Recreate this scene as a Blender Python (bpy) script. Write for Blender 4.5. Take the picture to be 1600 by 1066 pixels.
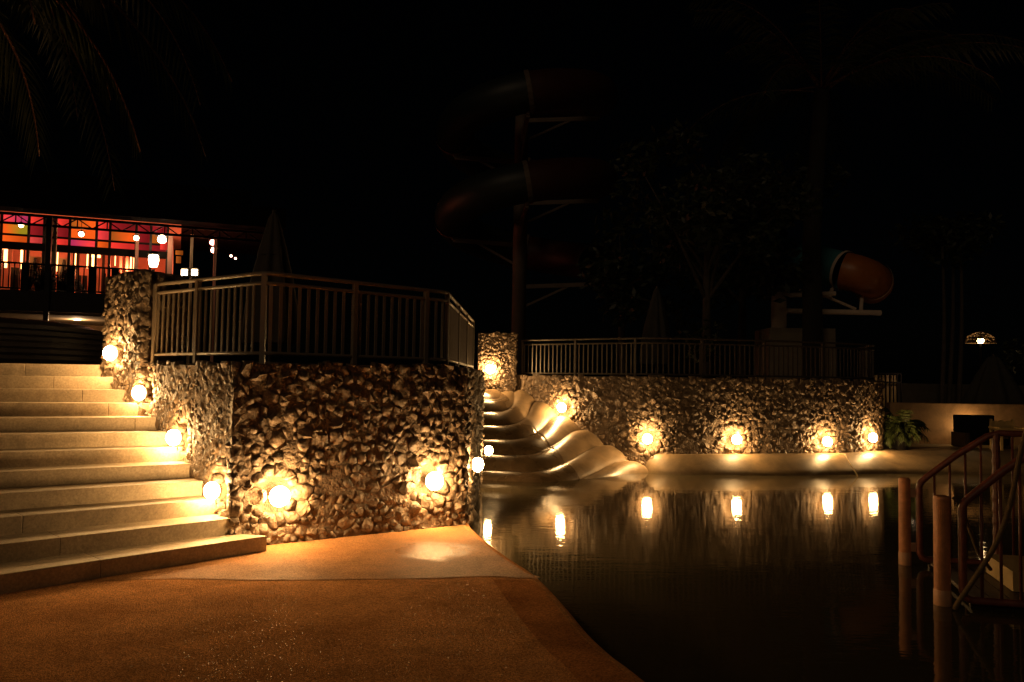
import bpy, bmesh, math, random
from mathutils import Vector, Matrix, noise

for o in list(bpy.data.objects):
    bpy.data.objects.remove(o)
SC = bpy.context.scene
COL = SC.collection

# ------------------------------------------------------------------ camera
FPX, PITCH, ROLL, EYE = 1300.0, 0.0477, 0.015, 1.65
cs, sn, cr, sr = math.cos(PITCH), math.sin(PITCH), math.cos(ROLL), math.sin(ROLL)
up = Vector((0, -sn, cs)); ux = Vector((1, 0, 0))
cx = cr * ux + sr * up
cy = -sr * ux + cr * up
cz = cx.cross(cy)
cam = bpy.data.cameras.new('camera')
cam.sensor_width = 36.0
cam.lens = 36.0 * FPX / 1600.0
cam.clip_start = 0.05
cam.clip_end = 1500
cam_o = bpy.data.objects.new('camera', cam)
cam_o.matrix_world = Matrix(((cx.x, cy.x, cz.x, 0), (cx.y, cy.y, cz.y, 0), (cx.z, cy.z, cz.z, EYE), (0, 0, 0, 1)))
COL.objects.link(cam_o)
SC.camera = cam_o

# ------------------------------------------------------------------ night sky, faint directional glow, exposure
W = bpy.data.worlds.new('World'); SC.world = W; W.use_nodes = True
wn = W.node_tree.nodes; wl = W.node_tree.links
sky = wn.new('ShaderNodeTexSky'); sky.sky_type = 'NISHITA'; sky.sun_disc = False
SUN_EL, SUN_AZ = math.radians(24), math.radians(205)
sky.sun_elevation = SUN_EL; sky.sun_rotation = SUN_AZ
wn['Background'].inputs['Strength'].default_value = 0.00006
wl.new(sky.outputs['Color'], wn['Background'].inputs['Color'])
sun = bpy.data.lights.new('sun', 'SUN'); sun.energy = 0.095; sun.color = (1.0, 0.70, 0.42); sun.angle = math.radians(14)
sun_o = bpy.data.objects.new('sun', sun)
sdir = Vector((math.sin(SUN_AZ) * math.cos(SUN_EL), math.cos(SUN_AZ) * math.cos(SUN_EL), math.sin(SUN_EL)))
sun_o.rotation_euler = sdir.to_track_quat('Z', 'Y').to_euler()
sun_o.location = (-4, -8, 12)
COL.objects.link(sun_o)
SC.view_settings.view_transform = 'Standard'
SC.view_settings.look = 'None'
SC.view_settings.exposure = 0.0
SC.view_settings.gamma = 1.0
SC.view_settings.use_curve_mapping = False
SC.cycles.use_denoising = True
SC.cycles.sample_clamp_indirect = 4.0
SC.cycles.max_bounces = 6
SC.cycles.diffuse_bounces = 2
SC.cycles.caustics_reflective = False
LAMP_COL = (1.0, 0.58, 0.22)
LAMP_STRENGTH = 215.0

# ------------------------------------------------------------------ pixel helpers (real depth given each time)
def ray(px, py):
    a, b = px - 800.0, py - 533.0
    u = a * cr + b * sr; v = -a * sr + b * cr
    x = u / FPX; z = -v / FPX
    return Vector((x, cs - z * sn, sn + z * cs))

def at(px, py, d):
    r = ray(px, py)
    return r * (d / r.y) + Vector((0, 0, EYE))

def on_z(px, py, z):
    r = ray(px, py)
    return r * ((z - EYE) / r.z) + Vector((0, 0, EYE))

# ------------------------------------------------------------------ object helpers
def link(o, parent=None):
    COL.objects.link(o)
    if parent is not None:
        o.parent = parent
    return o

def tag(o, label=None, cat=None, group=None, kind=None):
    if label: o['label'] = label
    if cat: o['category'] = cat
    if group: o['group'] = group
    if kind: o['kind'] = kind
    return o

def thing(name, label, cat, loc=(0, 0, 0), group=None):
    o = bpy.data.objects.new(name, None)
    o.empty_display_size = 0.2
    o.location = loc
    link(o)
    return tag(o, label, cat, group)

def new_mesh(name, verts, faces, mat, smooth=False, org=(0, 0, 0)):
    me = bpy.data.meshes.new(name)
    ox, oy, oz = org
    me.from_pydata([(v[0] - ox, v[1] - oy, v[2] - oz) for v in verts], [], faces)
    me.update()
    if mat is not None:
        me.materials.append(mat)
    if smooth:
        me.polygons.foreach_set('use_smooth', [True] * len(me.polygons))
    return me

def root_loc(parent):
    p = Vector((0, 0, 0))
    while parent is not None:
        p = p + parent.location
        parent = parent.parent
    return p

def part(name, g, mat, parent=None, smooth=False, fix=False):
    """one mesh object from world-space geometry g = (verts, faces)"""
    org = root_loc(parent)
    me = new_mesh(name, g[0], g[1], mat, smooth, org)
    if fix:
        bm = bmesh.new(); bm.from_mesh(me)
        bmesh.ops.recalc_face_normals(bm, faces=bm.faces)
        bm.to_mesh(me); bm.free()
    return link(bpy.data.objects.new(name, me), parent)

def struct(name, g, mat, smooth=False, fix=True):
    return tag(part(name, g, mat, None, smooth, fix), kind='structure')

def dup(o, parent=None, offset=(0, 0, 0)):
    """a copy of a thing together with its parts and sub-parts"""
    c = o.copy()
    COL.objects.link(c)
    if parent is not None:
        c.parent = parent
    else:
        c.location = o.location + Vector(offset)
    for ch in o.children:
        dup(ch, c)
    return c

# ------------------------------------------------------------------ geometry (verts, faces)
def merge(*gs):
    V, F = [], []
    for v, f in gs:
        n = len(V); V += list(v); F += [tuple(i + n for i in q) for q in f]
    return V, F

def box(c, sx, sy, sz, rz=0.0):
    """box centred in x,y at c with c.z as its bottom"""
    co, si = math.cos(rz), math.sin(rz)
    V = []
    for z in (0, sz):
        for x, y in ((-1, -1), (1, -1), (1, 1), (-1, 1)):
            X, Y = x * sx / 2, y * sy / 2
            V.append((c[0] + X * co - Y * si, c[1] + X * si + Y * co, c[2] + z))
    return V, [(0, 3, 2, 1), (4, 5, 6, 7), (0, 1, 5, 4), (1, 2, 6, 5), (2, 3, 7, 6), (3, 0, 4, 7)]

def bevel_box(c, sx, sy, sz, rz=0.0, b=0.01):
    bm = bmesh.new()
    V, F = box((0, 0, 0), sx, sy, sz)
    vs = [bm.verts.new(v) for v in V]
    for f in F: bm.faces.new([vs[i] for i in f])
    bmesh.ops.bevel(bm, geom=list(bm.edges), offset=b, segments=2, affect='EDGES', profile=0.6)
    M = Matrix.Translation(Vector(c)) @ Matrix.Rotation(rz, 4, 'Z')
    bm.verts.ensure_lookup_table(); bm.verts.index_update()
    g = [tuple(M @ v.co) for v in bm.verts], [tuple(v.index for v in f.verts) for f in bm.faces]
    bm.free()
    return g

def beam(p, q, w, h=None, upv=(0, 0, 1)):
    """rectangular bar from p to q"""
    p, q = Vector(p), Vector(q); h = h or w
    d = (q - p).normalized(); u = Vector(upv)
    if abs(d.dot(u)) > 0.98: u = Vector((1, 0, 0))
    s = d.cross(u).normalized(); t = s.cross(d)
    V = []
    for e in (p, q):
        for a, b in ((-1, -1), (1, -1), (1, 1), (-1, 1)):
            V.append(tuple(e + s * a * w / 2 + t * b * h / 2))
    return V, [(0, 1, 2, 3), (7, 6, 5, 4), (0, 4, 5, 1), (1, 5, 6, 2), (2, 6, 7, 3), (3, 7, 4, 0)]

def tube(pts, r, n=8, cap=True):
    pts = [Vector(p) for p in pts]
    rs = r if isinstance(r, (list, tuple)) else [r] * len(pts)
    V, F = [], []
    prev = None
    for i, p in enumerate(pts):
        d = (pts[min(i + 1, len(pts) - 1)] - pts[max(i - 1, 0)]).normalized()
        if prev is None:
            a = Vector((0, 0, 1)) if abs(d.z) < 0.9 else Vector((1, 0, 0))
            s = d.cross(a).normalized()
        else:
            s = (prev - d * prev.dot(d)).normalized()
        prev = s; t = d.cross(s)
        for k in range(n):
            an = 2 * math.pi * k / n
            V.append(tuple(p + (s * math.cos(an) + t * math.sin(an)) * rs[i]))
    for i in range(len(pts) - 1):
        for k in range(n):
            k2 = (k + 1) % n
            F.append((i * n + k, i * n + k2, (i + 1) * n + k2, (i + 1) * n + k))
    if cap:
        F.append(tuple(range(n - 1, -1, -1))); m = (len(pts) - 1) * n
        F.append(tuple(range(m, m + n)))
    return V, F

def lathe(c, prof, n=24, lobes=0, amp=0.0, ph=0.0):
    V, F = [], []
    for r, z in prof:
        for k in range(n):
            a = 2 * math.pi * k / n
            rr = r * (1 + (amp * math.cos(lobes * a + ph) if lobes else 0))
            V.append((c[0] + rr * math.cos(a), c[1] + rr * math.sin(a), c[2] + z))
    for i in range(len(prof) - 1):
        for k in range(n):
            k2 = (k + 1) % n
            F.append((i * n + k, i * n + k2, (i + 1) * n + k2, (i + 1) * n + k))
    return V, F

def prism(poly, z0, z1):
    n = len(poly)
    V = [(p[0], p[1], z0) for p in poly] + [(p[0], p[1], z1) for p in poly]
    F = [tuple(range(n - 1, -1, -1)), tuple(range(n, 2 * n))]
    for i in range(n):
        j = (i + 1) % n
        F.append((i, j, n + j, n + i))
    return V, F

def sheet(poly, z):
    return [(p[0], p[1], z) for p in poly], [tuple(range(len(poly)))]

def catmull(P, m=8):
    P = [Vector(p) for p in P]; out = []
    for i in range(len(P) - 1):
        a, b, c, d = P[max(i - 1, 0)], P[i], P[i + 1], P[min(i + 2, len(P) - 1)]
        for k in range(m):
            t = k / m
            out.append(0.5 * ((2 * b) + (c - a) * t + (2 * a - 5 * b + 4 * c - d) * t * t + (3 * b - a - 3 * c + d) * t ** 3))
    out.append(P[-1])
    return out

# ------------------------------------------------------------------ materials
def mat(name, color, rough=0.6, var=0.25, scale=6.0, bump=0.2, bscale=40.0, metal=0.0, spec=0.5, isl=0.0,
        detail=6, bdist=0.02, rvar=0.0, two=None, stain=0.0):
    m = bpy.data.materials.new(name); m.use_nodes = True
    nt = m.node_tree; N, L = nt.nodes, nt.links
    b = N['Principled BSDF']
    b.inputs['Roughness'].default_value = rough
    b.inputs['Metallic'].default_value = metal
    b.inputs['Specular IOR Level'].default_value = spec
    tc = N.new('ShaderNodeTexCoord')
    geo = N.new('ShaderNodeNewGeometry')
    pos = geo.outputs['Position']
    no = N.new('ShaderNodeTexNoise'); no.inputs['Scale'].default_value = scale; no.inputs['Detail'].default_value = detail
    no.inputs['Roughness'].default_value = 0.65
    L.new(pos, no.inputs['Vector'])
    ramp = N.new('ShaderNodeValToRGB')
    c2 = two or tuple(c * (1 - var) for c in color)
    ramp.color_ramp.elements[0].position = 0.3; ramp.color_ramp.elements[1].position = 0.7
    ramp.color_ramp.elements[0].color = (*c2, 1)
    ramp.color_ramp.elements[1].color = (*[min(1, c * (1 + (0 if two else var))) for c in color], 1)
    L.new(no.outputs['Fac'], ramp.inputs['Fac'])
    colr = ramp.outputs['Color']
    if isl > 0:
        oi = N.new('ShaderNodeObjectInfo')
        ad = N.new('ShaderNodeMath'); ad.operation = 'ADD'
        L.new(oi.outputs['Random'], ad.inputs[0]); L.new(geo.outputs['Random Per Island'], ad.inputs[1])
        fr = N.new('ShaderNodeMath'); fr.operation = 'FRACT'; L.new(ad.outputs[0], fr.inputs[0])
        mr = N.new('ShaderNodeMapRange'); mr.inputs['To Min'].default_value = 1 - isl; mr.inputs['To Max'].default_value = 1 + isl
        L.new(fr.outputs[0], mr.inputs['Value'])
        mx = N.new('ShaderNodeVectorMath'); mx.operation = 'SCALE'
        L.new(colr, mx.inputs[0]); L.new(mr.outputs[0], mx.inputs['Scale'])
        colr = mx.outputs[0]
    if stain > 0:
        ns = N.new('ShaderNodeTexNoise'); ns.inputs['Scale'].default_value = 2.3; ns.inputs['Detail'].default_value = 7
        ns.inputs['Roughness'].default_value = 0.7; ns.inputs['Distortion'].default_value = 0.6
        L.new(pos, ns.inputs['Vector'])
        ms = N.new('ShaderNodeMapRange'); ms.inputs['From Min'].default_value = 0.36; ms.inputs['From Max'].default_value = 0.60
        ms.inputs['To Min'].default_value = 1 - stain; ms.inputs['To Max'].default_value = 1.06
        L.new(ns.outputs['Fac'], ms.inputs['Value'])
        mv = N.new('ShaderNodeVectorMath'); mv.operation = 'SCALE'
        L.new(colr, mv.inputs[0]); L.new(ms.outputs[0], mv.inputs['Scale'])
        colr = mv.outputs[0]
    L.new(colr, b.inputs['Base Color'])
    if rvar > 0:
        n3 = N.new('ShaderNodeTexNoise'); n3.inputs['Scale'].default_value = 1.7; n3.inputs['Detail'].default_value = 4
        L.new(pos, n3.inputs['Vector'])
        m3 = N.new('ShaderNodeMapRange'); m3.inputs['From Min'].default_value = 0.35; m3.inputs['From Max'].default_value = 0.65
        m3.inputs['To Min'].default_value = max(0.03, rough - rvar); m3.inputs['To Max'].default_value = rough + rvar
        L.new(n3.outputs['Fac'], m3.inputs['Value']); L.new(m3.outputs[0], b.inputs['Roughness'])
    if bump > 0:
        n2 = N.new('ShaderNodeTexNoise'); n2.inputs['Scale'].default_value = bscale; n2.inputs['Detail'].default_value = 5
        L.new(pos, n2.inputs['Vector'])
        bp = N.new('ShaderNodeBump'); bp.inputs['Strength'].default_value = bump; bp.inputs['Distance'].default_value = bdist
        L.new(n2.outputs['Fac'], bp.inputs['Height']); L.new(bp.outputs['Normal'], b.inputs['Normal'])
    return m

def glow(name, color, strength):
    m = bpy.data.materials.new(name); m.use_nodes = True
    N, L = m.node_tree.nodes, m.node_tree.links
    N.remove(N['Principled BSDF'])
    e = N.new('ShaderNodeEmission'); e.inputs['Color'].default_value = (*color, 1); e.inputs['Strength'].default_value = strength
    L.new(e.outputs[0], N['Material Output'].inputs['Surface'])
    return m

def pane_glow(name, c1, c2, strength):
    """backlit coloured pane, uneven glow from one side to the other"""
    m = bpy.data.materials.new(name); m.use_nodes = True
    N, L = m.node_tree.nodes, m.node_tree.links
    N.remove(N['Principled BSDF'])
    e = N.new('ShaderNodeEmission'); e.inputs['Strength'].default_value = strength
    tc = N.new('ShaderNodeTexCoord'); sp = N.new('ShaderNodeSeparateXYZ'); L.new(tc.outputs['Generated'], sp.inputs[0])
    no = N.new('ShaderNodeTexNoise'); no.inputs['Scale'].default_value = 1.2
    L.new(tc.outputs['Generated'], no.inputs['Vector'])
    ad = N.new('ShaderNodeMath'); ad.operation = 'MULTIPLY_ADD'; ad.inputs[1].default_value = 0.5
    L.new(no.outputs['Fac'], ad.inputs[0]); L.new(sp.outputs['X'], ad.inputs[2])
    r = N.new('ShaderNodeValToRGB'); r.color_ramp.elements[0].color = (*c1, 1); r.color_ramp.elements[1].color = (*c2, 1)
    r.color_ramp.elements[0].position = 0.35; r.color_ramp.elements[1].position = 1.1 if False else 1.0
    L.new(ad.outputs[0], r.inputs['Fac']); L.new(r.outputs['Color'], e.inputs['Color'])
    L.new(e.outputs[0], N['Material Output'].inputs['Surface'])
    return m

M = {}
M['stone'] = mat('rubble stone', (0.175, 0.122, 0.077), 0.6, 0.36, 12, 0.8, 20, isl=0.36, bdist=0.035)
M['mortar'] = mat('mortar', (0.155, 0.108, 0.068), 0.8, 0.35, 9, 0.9, 24, bdist=0.04)
M['step'] = mat('step stone', (0.43, 0.335, 0.22), 0.6, 0.28, 48, 0.35, 110, isl=0.12, bdist=0.006, stain=0.30)
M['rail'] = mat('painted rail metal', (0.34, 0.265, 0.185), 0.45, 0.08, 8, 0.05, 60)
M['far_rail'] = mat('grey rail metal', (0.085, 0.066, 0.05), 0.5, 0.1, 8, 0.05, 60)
M['slide'] = mat('slide concrete', (0.25, 0.175, 0.10), 0.42, 0.14, 5, 0.10, 30, rvar=0.12, bdist=0.008, stain=0.35)
M['slide_lane_shade'] = mat('wet slide lanes with painted shade', (0.15, 0.10, 0.055), 0.27, 0.2, 4, 0.10, 30, rvar=0.1, bdist=0.008, stain=0.4)  # wet concrete, darkened so the shade sits in the colour
M['ledge'] = mat('ledge concrete', (0.215, 0.15, 0.08), 0.5, 0.16, 3, 0.15, 40, rvar=0.1, stain=0.35)
M['ground'] = mat('earth', (0.05, 0.042, 0.03), 0.9, 0.3, 2, 0.3, 10)
M['terrace'] = mat('terrace paving', (0.14, 0.12, 0.09), 0.7, 0.2, 3, 0.2, 30)
M['plaza'] = mat('plaza paving', (0.36, 0.28, 0.17), 0.6, 0.15, 3, 0.2, 40)
M['tan_wall'] = mat('tan plaster', (0.48, 0.28, 0.125), 0.75, 0.14, 3, 0.2, 30, stain=0.3)
M['orange'] = mat('orange post paint', (0.68, 0.27, 0.105), 0.45, 0.16, 9, 0.12, 50, stain=0.35)
M['pale_orange'] = mat('worn orange paint', (0.58, 0.30, 0.15), 0.5, 0.15, 12, 0.1, 50)
M['red_metal'] = mat('dark red paint', (0.20, 0.058, 0.034), 0.45, 0.3, 14, 0.15, 60, stain=0.45)
M['rope'] = mat('old rope', (0.17, 0.11, 0.05), 0.9, 0.3, 60, 0.8, 160)
M['wood_dark'] = mat('dark boards', (0.05, 0.03, 0.018), 0.5, 0.3, 8, 0.3, 40)
M['cream'] = mat('cream paint', (0.48, 0.33, 0.13), 0.6, 0.1, 6, 0.1, 40)
M['black'] = mat('black metal', (0.010, 0.008, 0.007), 0.7, 0.2, 6, 0.1, 30, spec=0.12)
M['lamp_metal'] = mat('lamp casing', (0.10, 0.08, 0.06), 0.45, 0.2, 10, 0.1, 60, metal=0.6)
M['umbrella'] = mat('pale canvas', (0.10, 0.08, 0.06), 0.9, 0.12, 8, 0.15, 60)
M['umbrella_dark'] = mat('grey green canvas', (0.045, 0.042, 0.034), 0.9, 0.12, 8, 0.15, 60)
M['leaf'] = mat('leaf', (0.024, 0.032, 0.010), 0.5, 0.35, 3, 0.0, isl=0.4)
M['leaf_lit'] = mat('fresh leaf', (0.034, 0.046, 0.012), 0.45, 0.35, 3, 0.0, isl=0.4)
M['frond'] = mat('palm frond', (0.030, 0.034, 0.012), 0.5, 0.35, 2, 0.0, isl=0.4)
M['rachis'] = mat('frond rib', (0.12, 0.045, 0.02), 0.6, 0.2, 4, 0.0)
M['bark'] = mat('bark', (0.07, 0.055, 0.04), 0.9, 0.3, 6, 0.6, 18)
M['dark_bark'] = mat('dark palm bark', (0.022, 0.018, 0.014), 0.9, 0.3, 6, 0.6, 18)
M['tower'] = mat('tower steel', (0.09, 0.065, 0.045), 0.6, 0.15, 2, 0.1, 20)
M['arm_steel'] = mat('pale arm steel', (0.15, 0.11, 0.08), 0.6, 0.15, 2, 0.1, 20)
M['white_steel'] = mat('white steel', (0.78, 0.62, 0.48), 0.5, 0.1, 3, 0.1, 20)
M['tube_red'] = mat('red fibreglass', (0.060, 0.016, 0.008), 0.5, 0.15, 2, 0.05, 20)
M['tube_green'] = mat('green fibreglass', (0.014, 0.020, 0.018), 0.5, 0.15, 2, 0.05, 20)
M['tube_blue'] = mat('blue fibreglass', (0.07, 0.24, 0.28), 0.35, 0.15, 2, 0.05, 20)
M['tube_orange'] = mat('orange fibreglass', (0.46, 0.15, 0.03), 0.4, 0.15, 2, 0.05, 20)
M['concrete'] = mat('grey concrete', (0.24, 0.19, 0.13), 0.8, 0.2, 3, 0.3, 30)
M['roof'] = mat('dark roof', (0.006, 0.005, 0.0045), 0.95, 0.2, 3, 0.2, 20, spec=0.05)
M['rest_wall'] = mat('pink plaster', (0.58, 0.30, 0.22), 0.8, 0.12, 2, 0.1, 20)
M['beige'] = mat('beige plaster', (0.45, 0.34, 0.21), 0.8, 0.12, 2, 0.1, 20)
M['brown_dark'] = mat('dark brown wood', (0.018, 0.011, 0.008), 0.5, 0.25, 6, 0.2, 30)
M['globe'] = glow('lamp globe glow', LAMP_COL, LAMP_STRENGTH)

# deck: exposed aggregate, reddish, with fine glittering grit; apron: smoother, wet patch near the pool corner
def deck_mat(name, color, two, rough, grit, wet=None, spec=0.5, glint=0.0):
    m = mat(name, color, rough, 0.2, 1.3, 0, two=two, spec=spec, stain=0.25)
    N, L = m.node_tree.nodes, m.node_tree.links
    b = N['Principled BSDF']
    geo = N.new('ShaderNodeNewGeometry')
    vo = N.new('ShaderNodeTexVoronoi'); vo.inputs['Scale'].default_value = 130
    L.new(geo.outputs['Position'], vo.inputs['Vector'])
    no = N.new('ShaderNodeTexNoise'); no.inputs['Scale'].default_value = 150; no.inputs['Detail'].default_value = 3
    L.new(geo.outputs['Position'], no.inputs['Vector'])
    ad = N.new('ShaderNodeMath'); ad.operation = 'ADD'
    L.new(vo.outputs['Distance'], ad.inputs[0]); L.new(no.outputs['Fac'], ad.inputs[1])
    bp = N.new('ShaderNodeBump'); bp.inputs['Strength'].default_value = grit; bp.inputs['Distance'].default_value = 0.006
    L.new(ad.outputs[0], bp.inputs['Height'])
    n2 = N.new('ShaderNodeTexNoise'); n2.inputs['Scale'].default_value = 5; n2.inputs['Detail'].default_value = 4
    L.new(geo.outputs['Position'], n2.inputs['Vector'])
    b2 = N.new('ShaderNodeBump'); b2.inputs['Strength'].default_value = 0.15; b2.inputs['Distance'].default_value = 0.02
    L.new(n2.outputs['Fac'], b2.inputs['Height']); L.new(bp.outputs['Normal'], b2.inputs['Normal'])
    L.new(b2.outputs['Normal'], b.inputs['Normal'])
    # speckle in the colour
    sp = N.new('ShaderNodeMapRange'); sp.inputs['From Min'].default_value = 0.0; sp.inputs['From Max'].default_value = 0.8
    sp.inputs['To Min'].default_value = 0.52; sp.inputs['To Max'].default_value = 1.30
    vc = N.new('ShaderNodeSeparateColor'); L.new(vo.outputs['Color'], vc.inputs[0]); L.new(vc.outputs[0], sp.inputs['Value'])
    src = b.inputs['Base Color'].links[0].from_socket
    mx = N.new('ShaderNodeVectorMath'); mx.operation = 'SCALE'
    L.new(src, mx.inputs[0]); L.new(sp.outputs[0], mx.inputs['Scale']); L.new(mx.outputs[0], b.inputs['Base Color'])
    if glint > 0:      # scattered mirror-like grains in the aggregate
        gl = N.new('ShaderNodeMapRange'); gl.inputs['From Min'].default_value = 0.965; gl.inputs['From Max'].default_value = 0.985
        gl.inputs['To Min'].default_value = spec; gl.inputs['To Max'].default_value = glint
        L.new(vc.outputs[1], gl.inputs['Value']); L.new(gl.outputs[0], b.inputs['Specular IOR Level'])
        gr = N.new('ShaderNodeMapRange'); gr.inputs['From Min'].default_value = 0.965; gr.inputs['From Max'].default_value = 0.985
        gr.inputs['To Min'].default_value = rough; gr.inputs['To Max'].default_value = 0.36
        L.new(vc.outputs[1], gr.inputs['Value']); L.new(gr.outputs[0], b.inputs['Roughness'])
    if wet is not None:
        vm = N.new('ShaderNodeVectorMath'); vm.operation = 'DISTANCE'
        vm.inputs[1].default_value = (wet[0], wet[1], 0)
        sc = N.new('ShaderNodeVectorMath'); sc.operation = 'MULTIPLY_ADD'
        sc.inputs[1].default_value = (0.55, 0.55, 0.55); L.new(n2.outputs['Color'], sc.inputs[0]); L.new(geo.outputs['Position'], sc.inputs[2])
        sh = N.new('ShaderNodeVectorMath'); sh.operation = 'SUBTRACT'; sh.inputs[1].default_value = (0.275, 0.275, 0.275)
        L.new(sc.outputs[0], sh.inputs[0]); L.new(sh.outputs[0], vm.inputs[0])
        mr = N.new('ShaderNodeMapRange'); mr.inputs['From Min'].default_value = 0.30; mr.inputs['From Max'].default_value = 0.50
        mr.inputs['To Min'].default_value = 0.26; mr.inputs['To Max'].default_value = rough
        L.new(vm.outputs['Value'], mr.inputs['Value']); L.new(mr.outputs[0], b.inputs['Roughness'])
    return m

M['deck'] = deck_mat('aggregate deck', (0.66, 0.32, 0.130), (0.56, 0.25, 0.095), 0.9, 0.6, spec=0.0, glint=0.035)
M['apron'] = deck_mat('smooth apron', (0.47, 0.235, 0.095), (0.40, 0.185, 0.072), 0.7, 0.4, spec=0.06, wet=(-0.78, 8.12))
M['coping'] = deck_mat('pool coping', (0.56, 0.24, 0.09), (0.36, 0.145, 0.053), 0.9, 0.5, spec=0.0)

def water_mat():
    m = bpy.data.materials.new('pool water'); m.use_nodes = True
    N, L = m.node_tree.nodes, m.node_tree.links
    b = N['Principled BSDF']
    b.inputs['Base Color'].default_value = (0.062, 0.050, 0.028, 1)
    b.inputs['Roughness'].default_value = 0.035
    b.inputs['IOR'].default_value = 1.33
    geo = N.new('ShaderNodeNewGeometry')
    mp = N.new('ShaderNodeMapping'); mp.inputs['Scale'].default_value = (0.55, 1.6, 1)
    L.new(geo.outputs['Position'], mp.inputs['Vector'])
    n1 = N.new('ShaderNodeTexNoise'); n1.inputs['Scale'].default_value = 2.6; n1.inputs['Detail'].default_value = 2
    n2 = N.new('ShaderNodeTexNoise'); n2.inputs['Scale'].default_value = 14; n2.inputs['Detail'].default_value = 2
    L.new(mp.outputs[0], n1.inputs['Vector']); L.new(mp.outputs[0], n2.inputs['Vector'])
    b1 = N.new('ShaderNodeBump'); b1.inputs['Strength'].default_value = 0.07; b1.inputs['Distance'].default_value = 0.03
    b2 = N.new('ShaderNodeBump'); b2.inputs['Strength'].default_value = 0.12; b2.inputs['Distance'].default_value = 0.006
    L.new(n1.outputs['Fac'], b1.inputs['Height']); L.new(n2.outputs['Fac'], b2.inputs['Height'])
    L.new(b1.outputs['Normal'], b2.inputs['Normal']); L.new(b2.outputs['Normal'], b.inputs['Normal'])
    return m
M['water'] = water_mat()

# ================================================================== LARGE STRUCTURE
TZ = 1.77                                  # terrace level
RISE = 0.1475
A = Vector((-2.667, 8.056)); B = Vector((-0.538, 9.588)); Bk = Vector((-0.54, 14.9))
LF = Vector((-0.69, 0.724)).normalized()   # the stair-side face runs back from A this way
P1 = A + LF * 2.35                         # where it meets the gate pillar
FW = catmull([(0.05, 19.3), (1.15, 18.45), (2.2, 17.75), (3.05, 17.35), (4.75, 17.62), (6.85, 18.15), (8.0, 18.72), (8.6, 19.35), (8.75, 20.4), (8.75, 22.0)], 10)
FW = [Vector((p.x, p.y)) for p in [Vector((q[0], q[1], 0)) for q in FW]]

G0 = 500
struct('ground', sheet([(-G0, -G0), (G0, -G0), (G0, G0), (-G0, G0)], -0.72), M['ground'])
struct('pool_water', sheet([(-1.0, -9), (16, -9), (16, 19.2), (-1.0, 19.2)], -0.2), M['water'])

# deck with a rounded lip along the pool
EDGE = catmull([(2.6, -8), (2.1, -3), (1.75, 0.5), (1.3, 3.0), (0.80, 4.735), (0.66, 5.172), (0.54, 5.689), (0.42, 6.413), (0.25, 7.234), (-0.02, 8.053), (-0.29, 9.016), (-0.46, 9.75), (-0.52, 10.3)], 6)
EDGE = [Vector((p[0] - 0.09, p[1])) for p in EDGE]
LIP = [(0, 0), (0.03, -0.006), (0.06, -0.022), (0.09, -0.052), (0.115, -0.10), (0.13, -0.19), (0.135, -0.72)]
def lip_geo():
    V, F = [], []
    for i, p in enumerate(EDGE):
        d = (EDGE[min(i + 1, len(EDGE) - 1)] - EDGE[max(i - 1, 0)]).normalized()
        nrm = Vector((d.y, -d.x))
        for o, z in LIP:
            V.append((p.x + nrm.x * o, p.y + nrm.y * o, z))
    n = len(LIP)
    for i in range(len(EDGE) - 1):
        for k in range(n - 1):
            F.append((i * n + k, (i + 1) * n + k, (i + 1) * n + k + 1, i * n + k + 1))
    return V, F
deck_poly = [(p.x, p.y) for p in EDGE] + [(-3, 10.6), (-14, 10.6), (-14, -8)]
g = merge(sheet(deck_poly, 0.0), lip_geo())
struct('pool_deck', g, M['deck'], fix=False)
# smoother apron between the stone wall and the aggregate deck, 4 mm proud
apron_front = catmull([(-5.2, 6.2), (-2.997, 6.80), (-2.043, 6.84), (-1.231, 6.92), (-0.608, 7.0), (-0.20, 7.10), (0.10, 7.05), (0.27, 7.08)], 5)
edge_up = [p for p in EDGE if p.y > 7.1]
ap = [(p[0], p[1]) for p in apron_front] + [(p.x - 0.02, p.y) for p in edge_up] + [(-0.9, 10.2), (-2.9, 8.6), (-3.5, 7.6), (-5.0, 6.9)]
struct('pool_apron', sheet(ap, 0.004), M['apron'], fix=False)
edge_lo = [p for p in EDGE if p.y < 7.0]
inner = catmull([(-0.13, 6.98), (-0.02, 6.4), (0.10, 5.8), (0.24, 5.2), (0.38, 4.73), (0.75, 3.0), (1.1, 1.5), (1.4, -1), (2.0, -7.9)], 5)
cp = [(p[0], p[1]) for p in inner] + [(p.x - 0.015, p.y) for p in edge_lo]
struct('coping_strip', sheet(cp, 0.004), M['coping'], fix=False)

# terrace: upper ground behind the stairs, over the near stone block, round the slide and behind the far wall
top_a = 0.8396 - 0.0512 * 11
top_r = Vector((-2.256 - 0.2251 * 12, 7.524 + 0.2348 * 12))
top_l = top_r - Vector((math.cos(top_a), math.sin(top_a))) * 9
ins = 0.10
tp = [(top_l.x, top_l.y + 0.04), (top_r.x + 0.06, top_r.y + 0.05), (P1.x + 0.22, P1.y + 0.22), (A.x + 0.02, A.y + 0.16), (B.x - 0.16, B.y + 0.08), (Bk.x - 0.12, Bk.y),
      (-0.66, 19.2), (0.05, 19.55)]
tp += [(p.x, p.y + 0.28) for p in FW[6:62]] + [(8.5, 20.5), (8.5, 26), (60, 60), (60, 140), (-70, 140), (-70, 8)]
struct('terrace', prism(tp, -0.65, TZ), M['terrace'])

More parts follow.
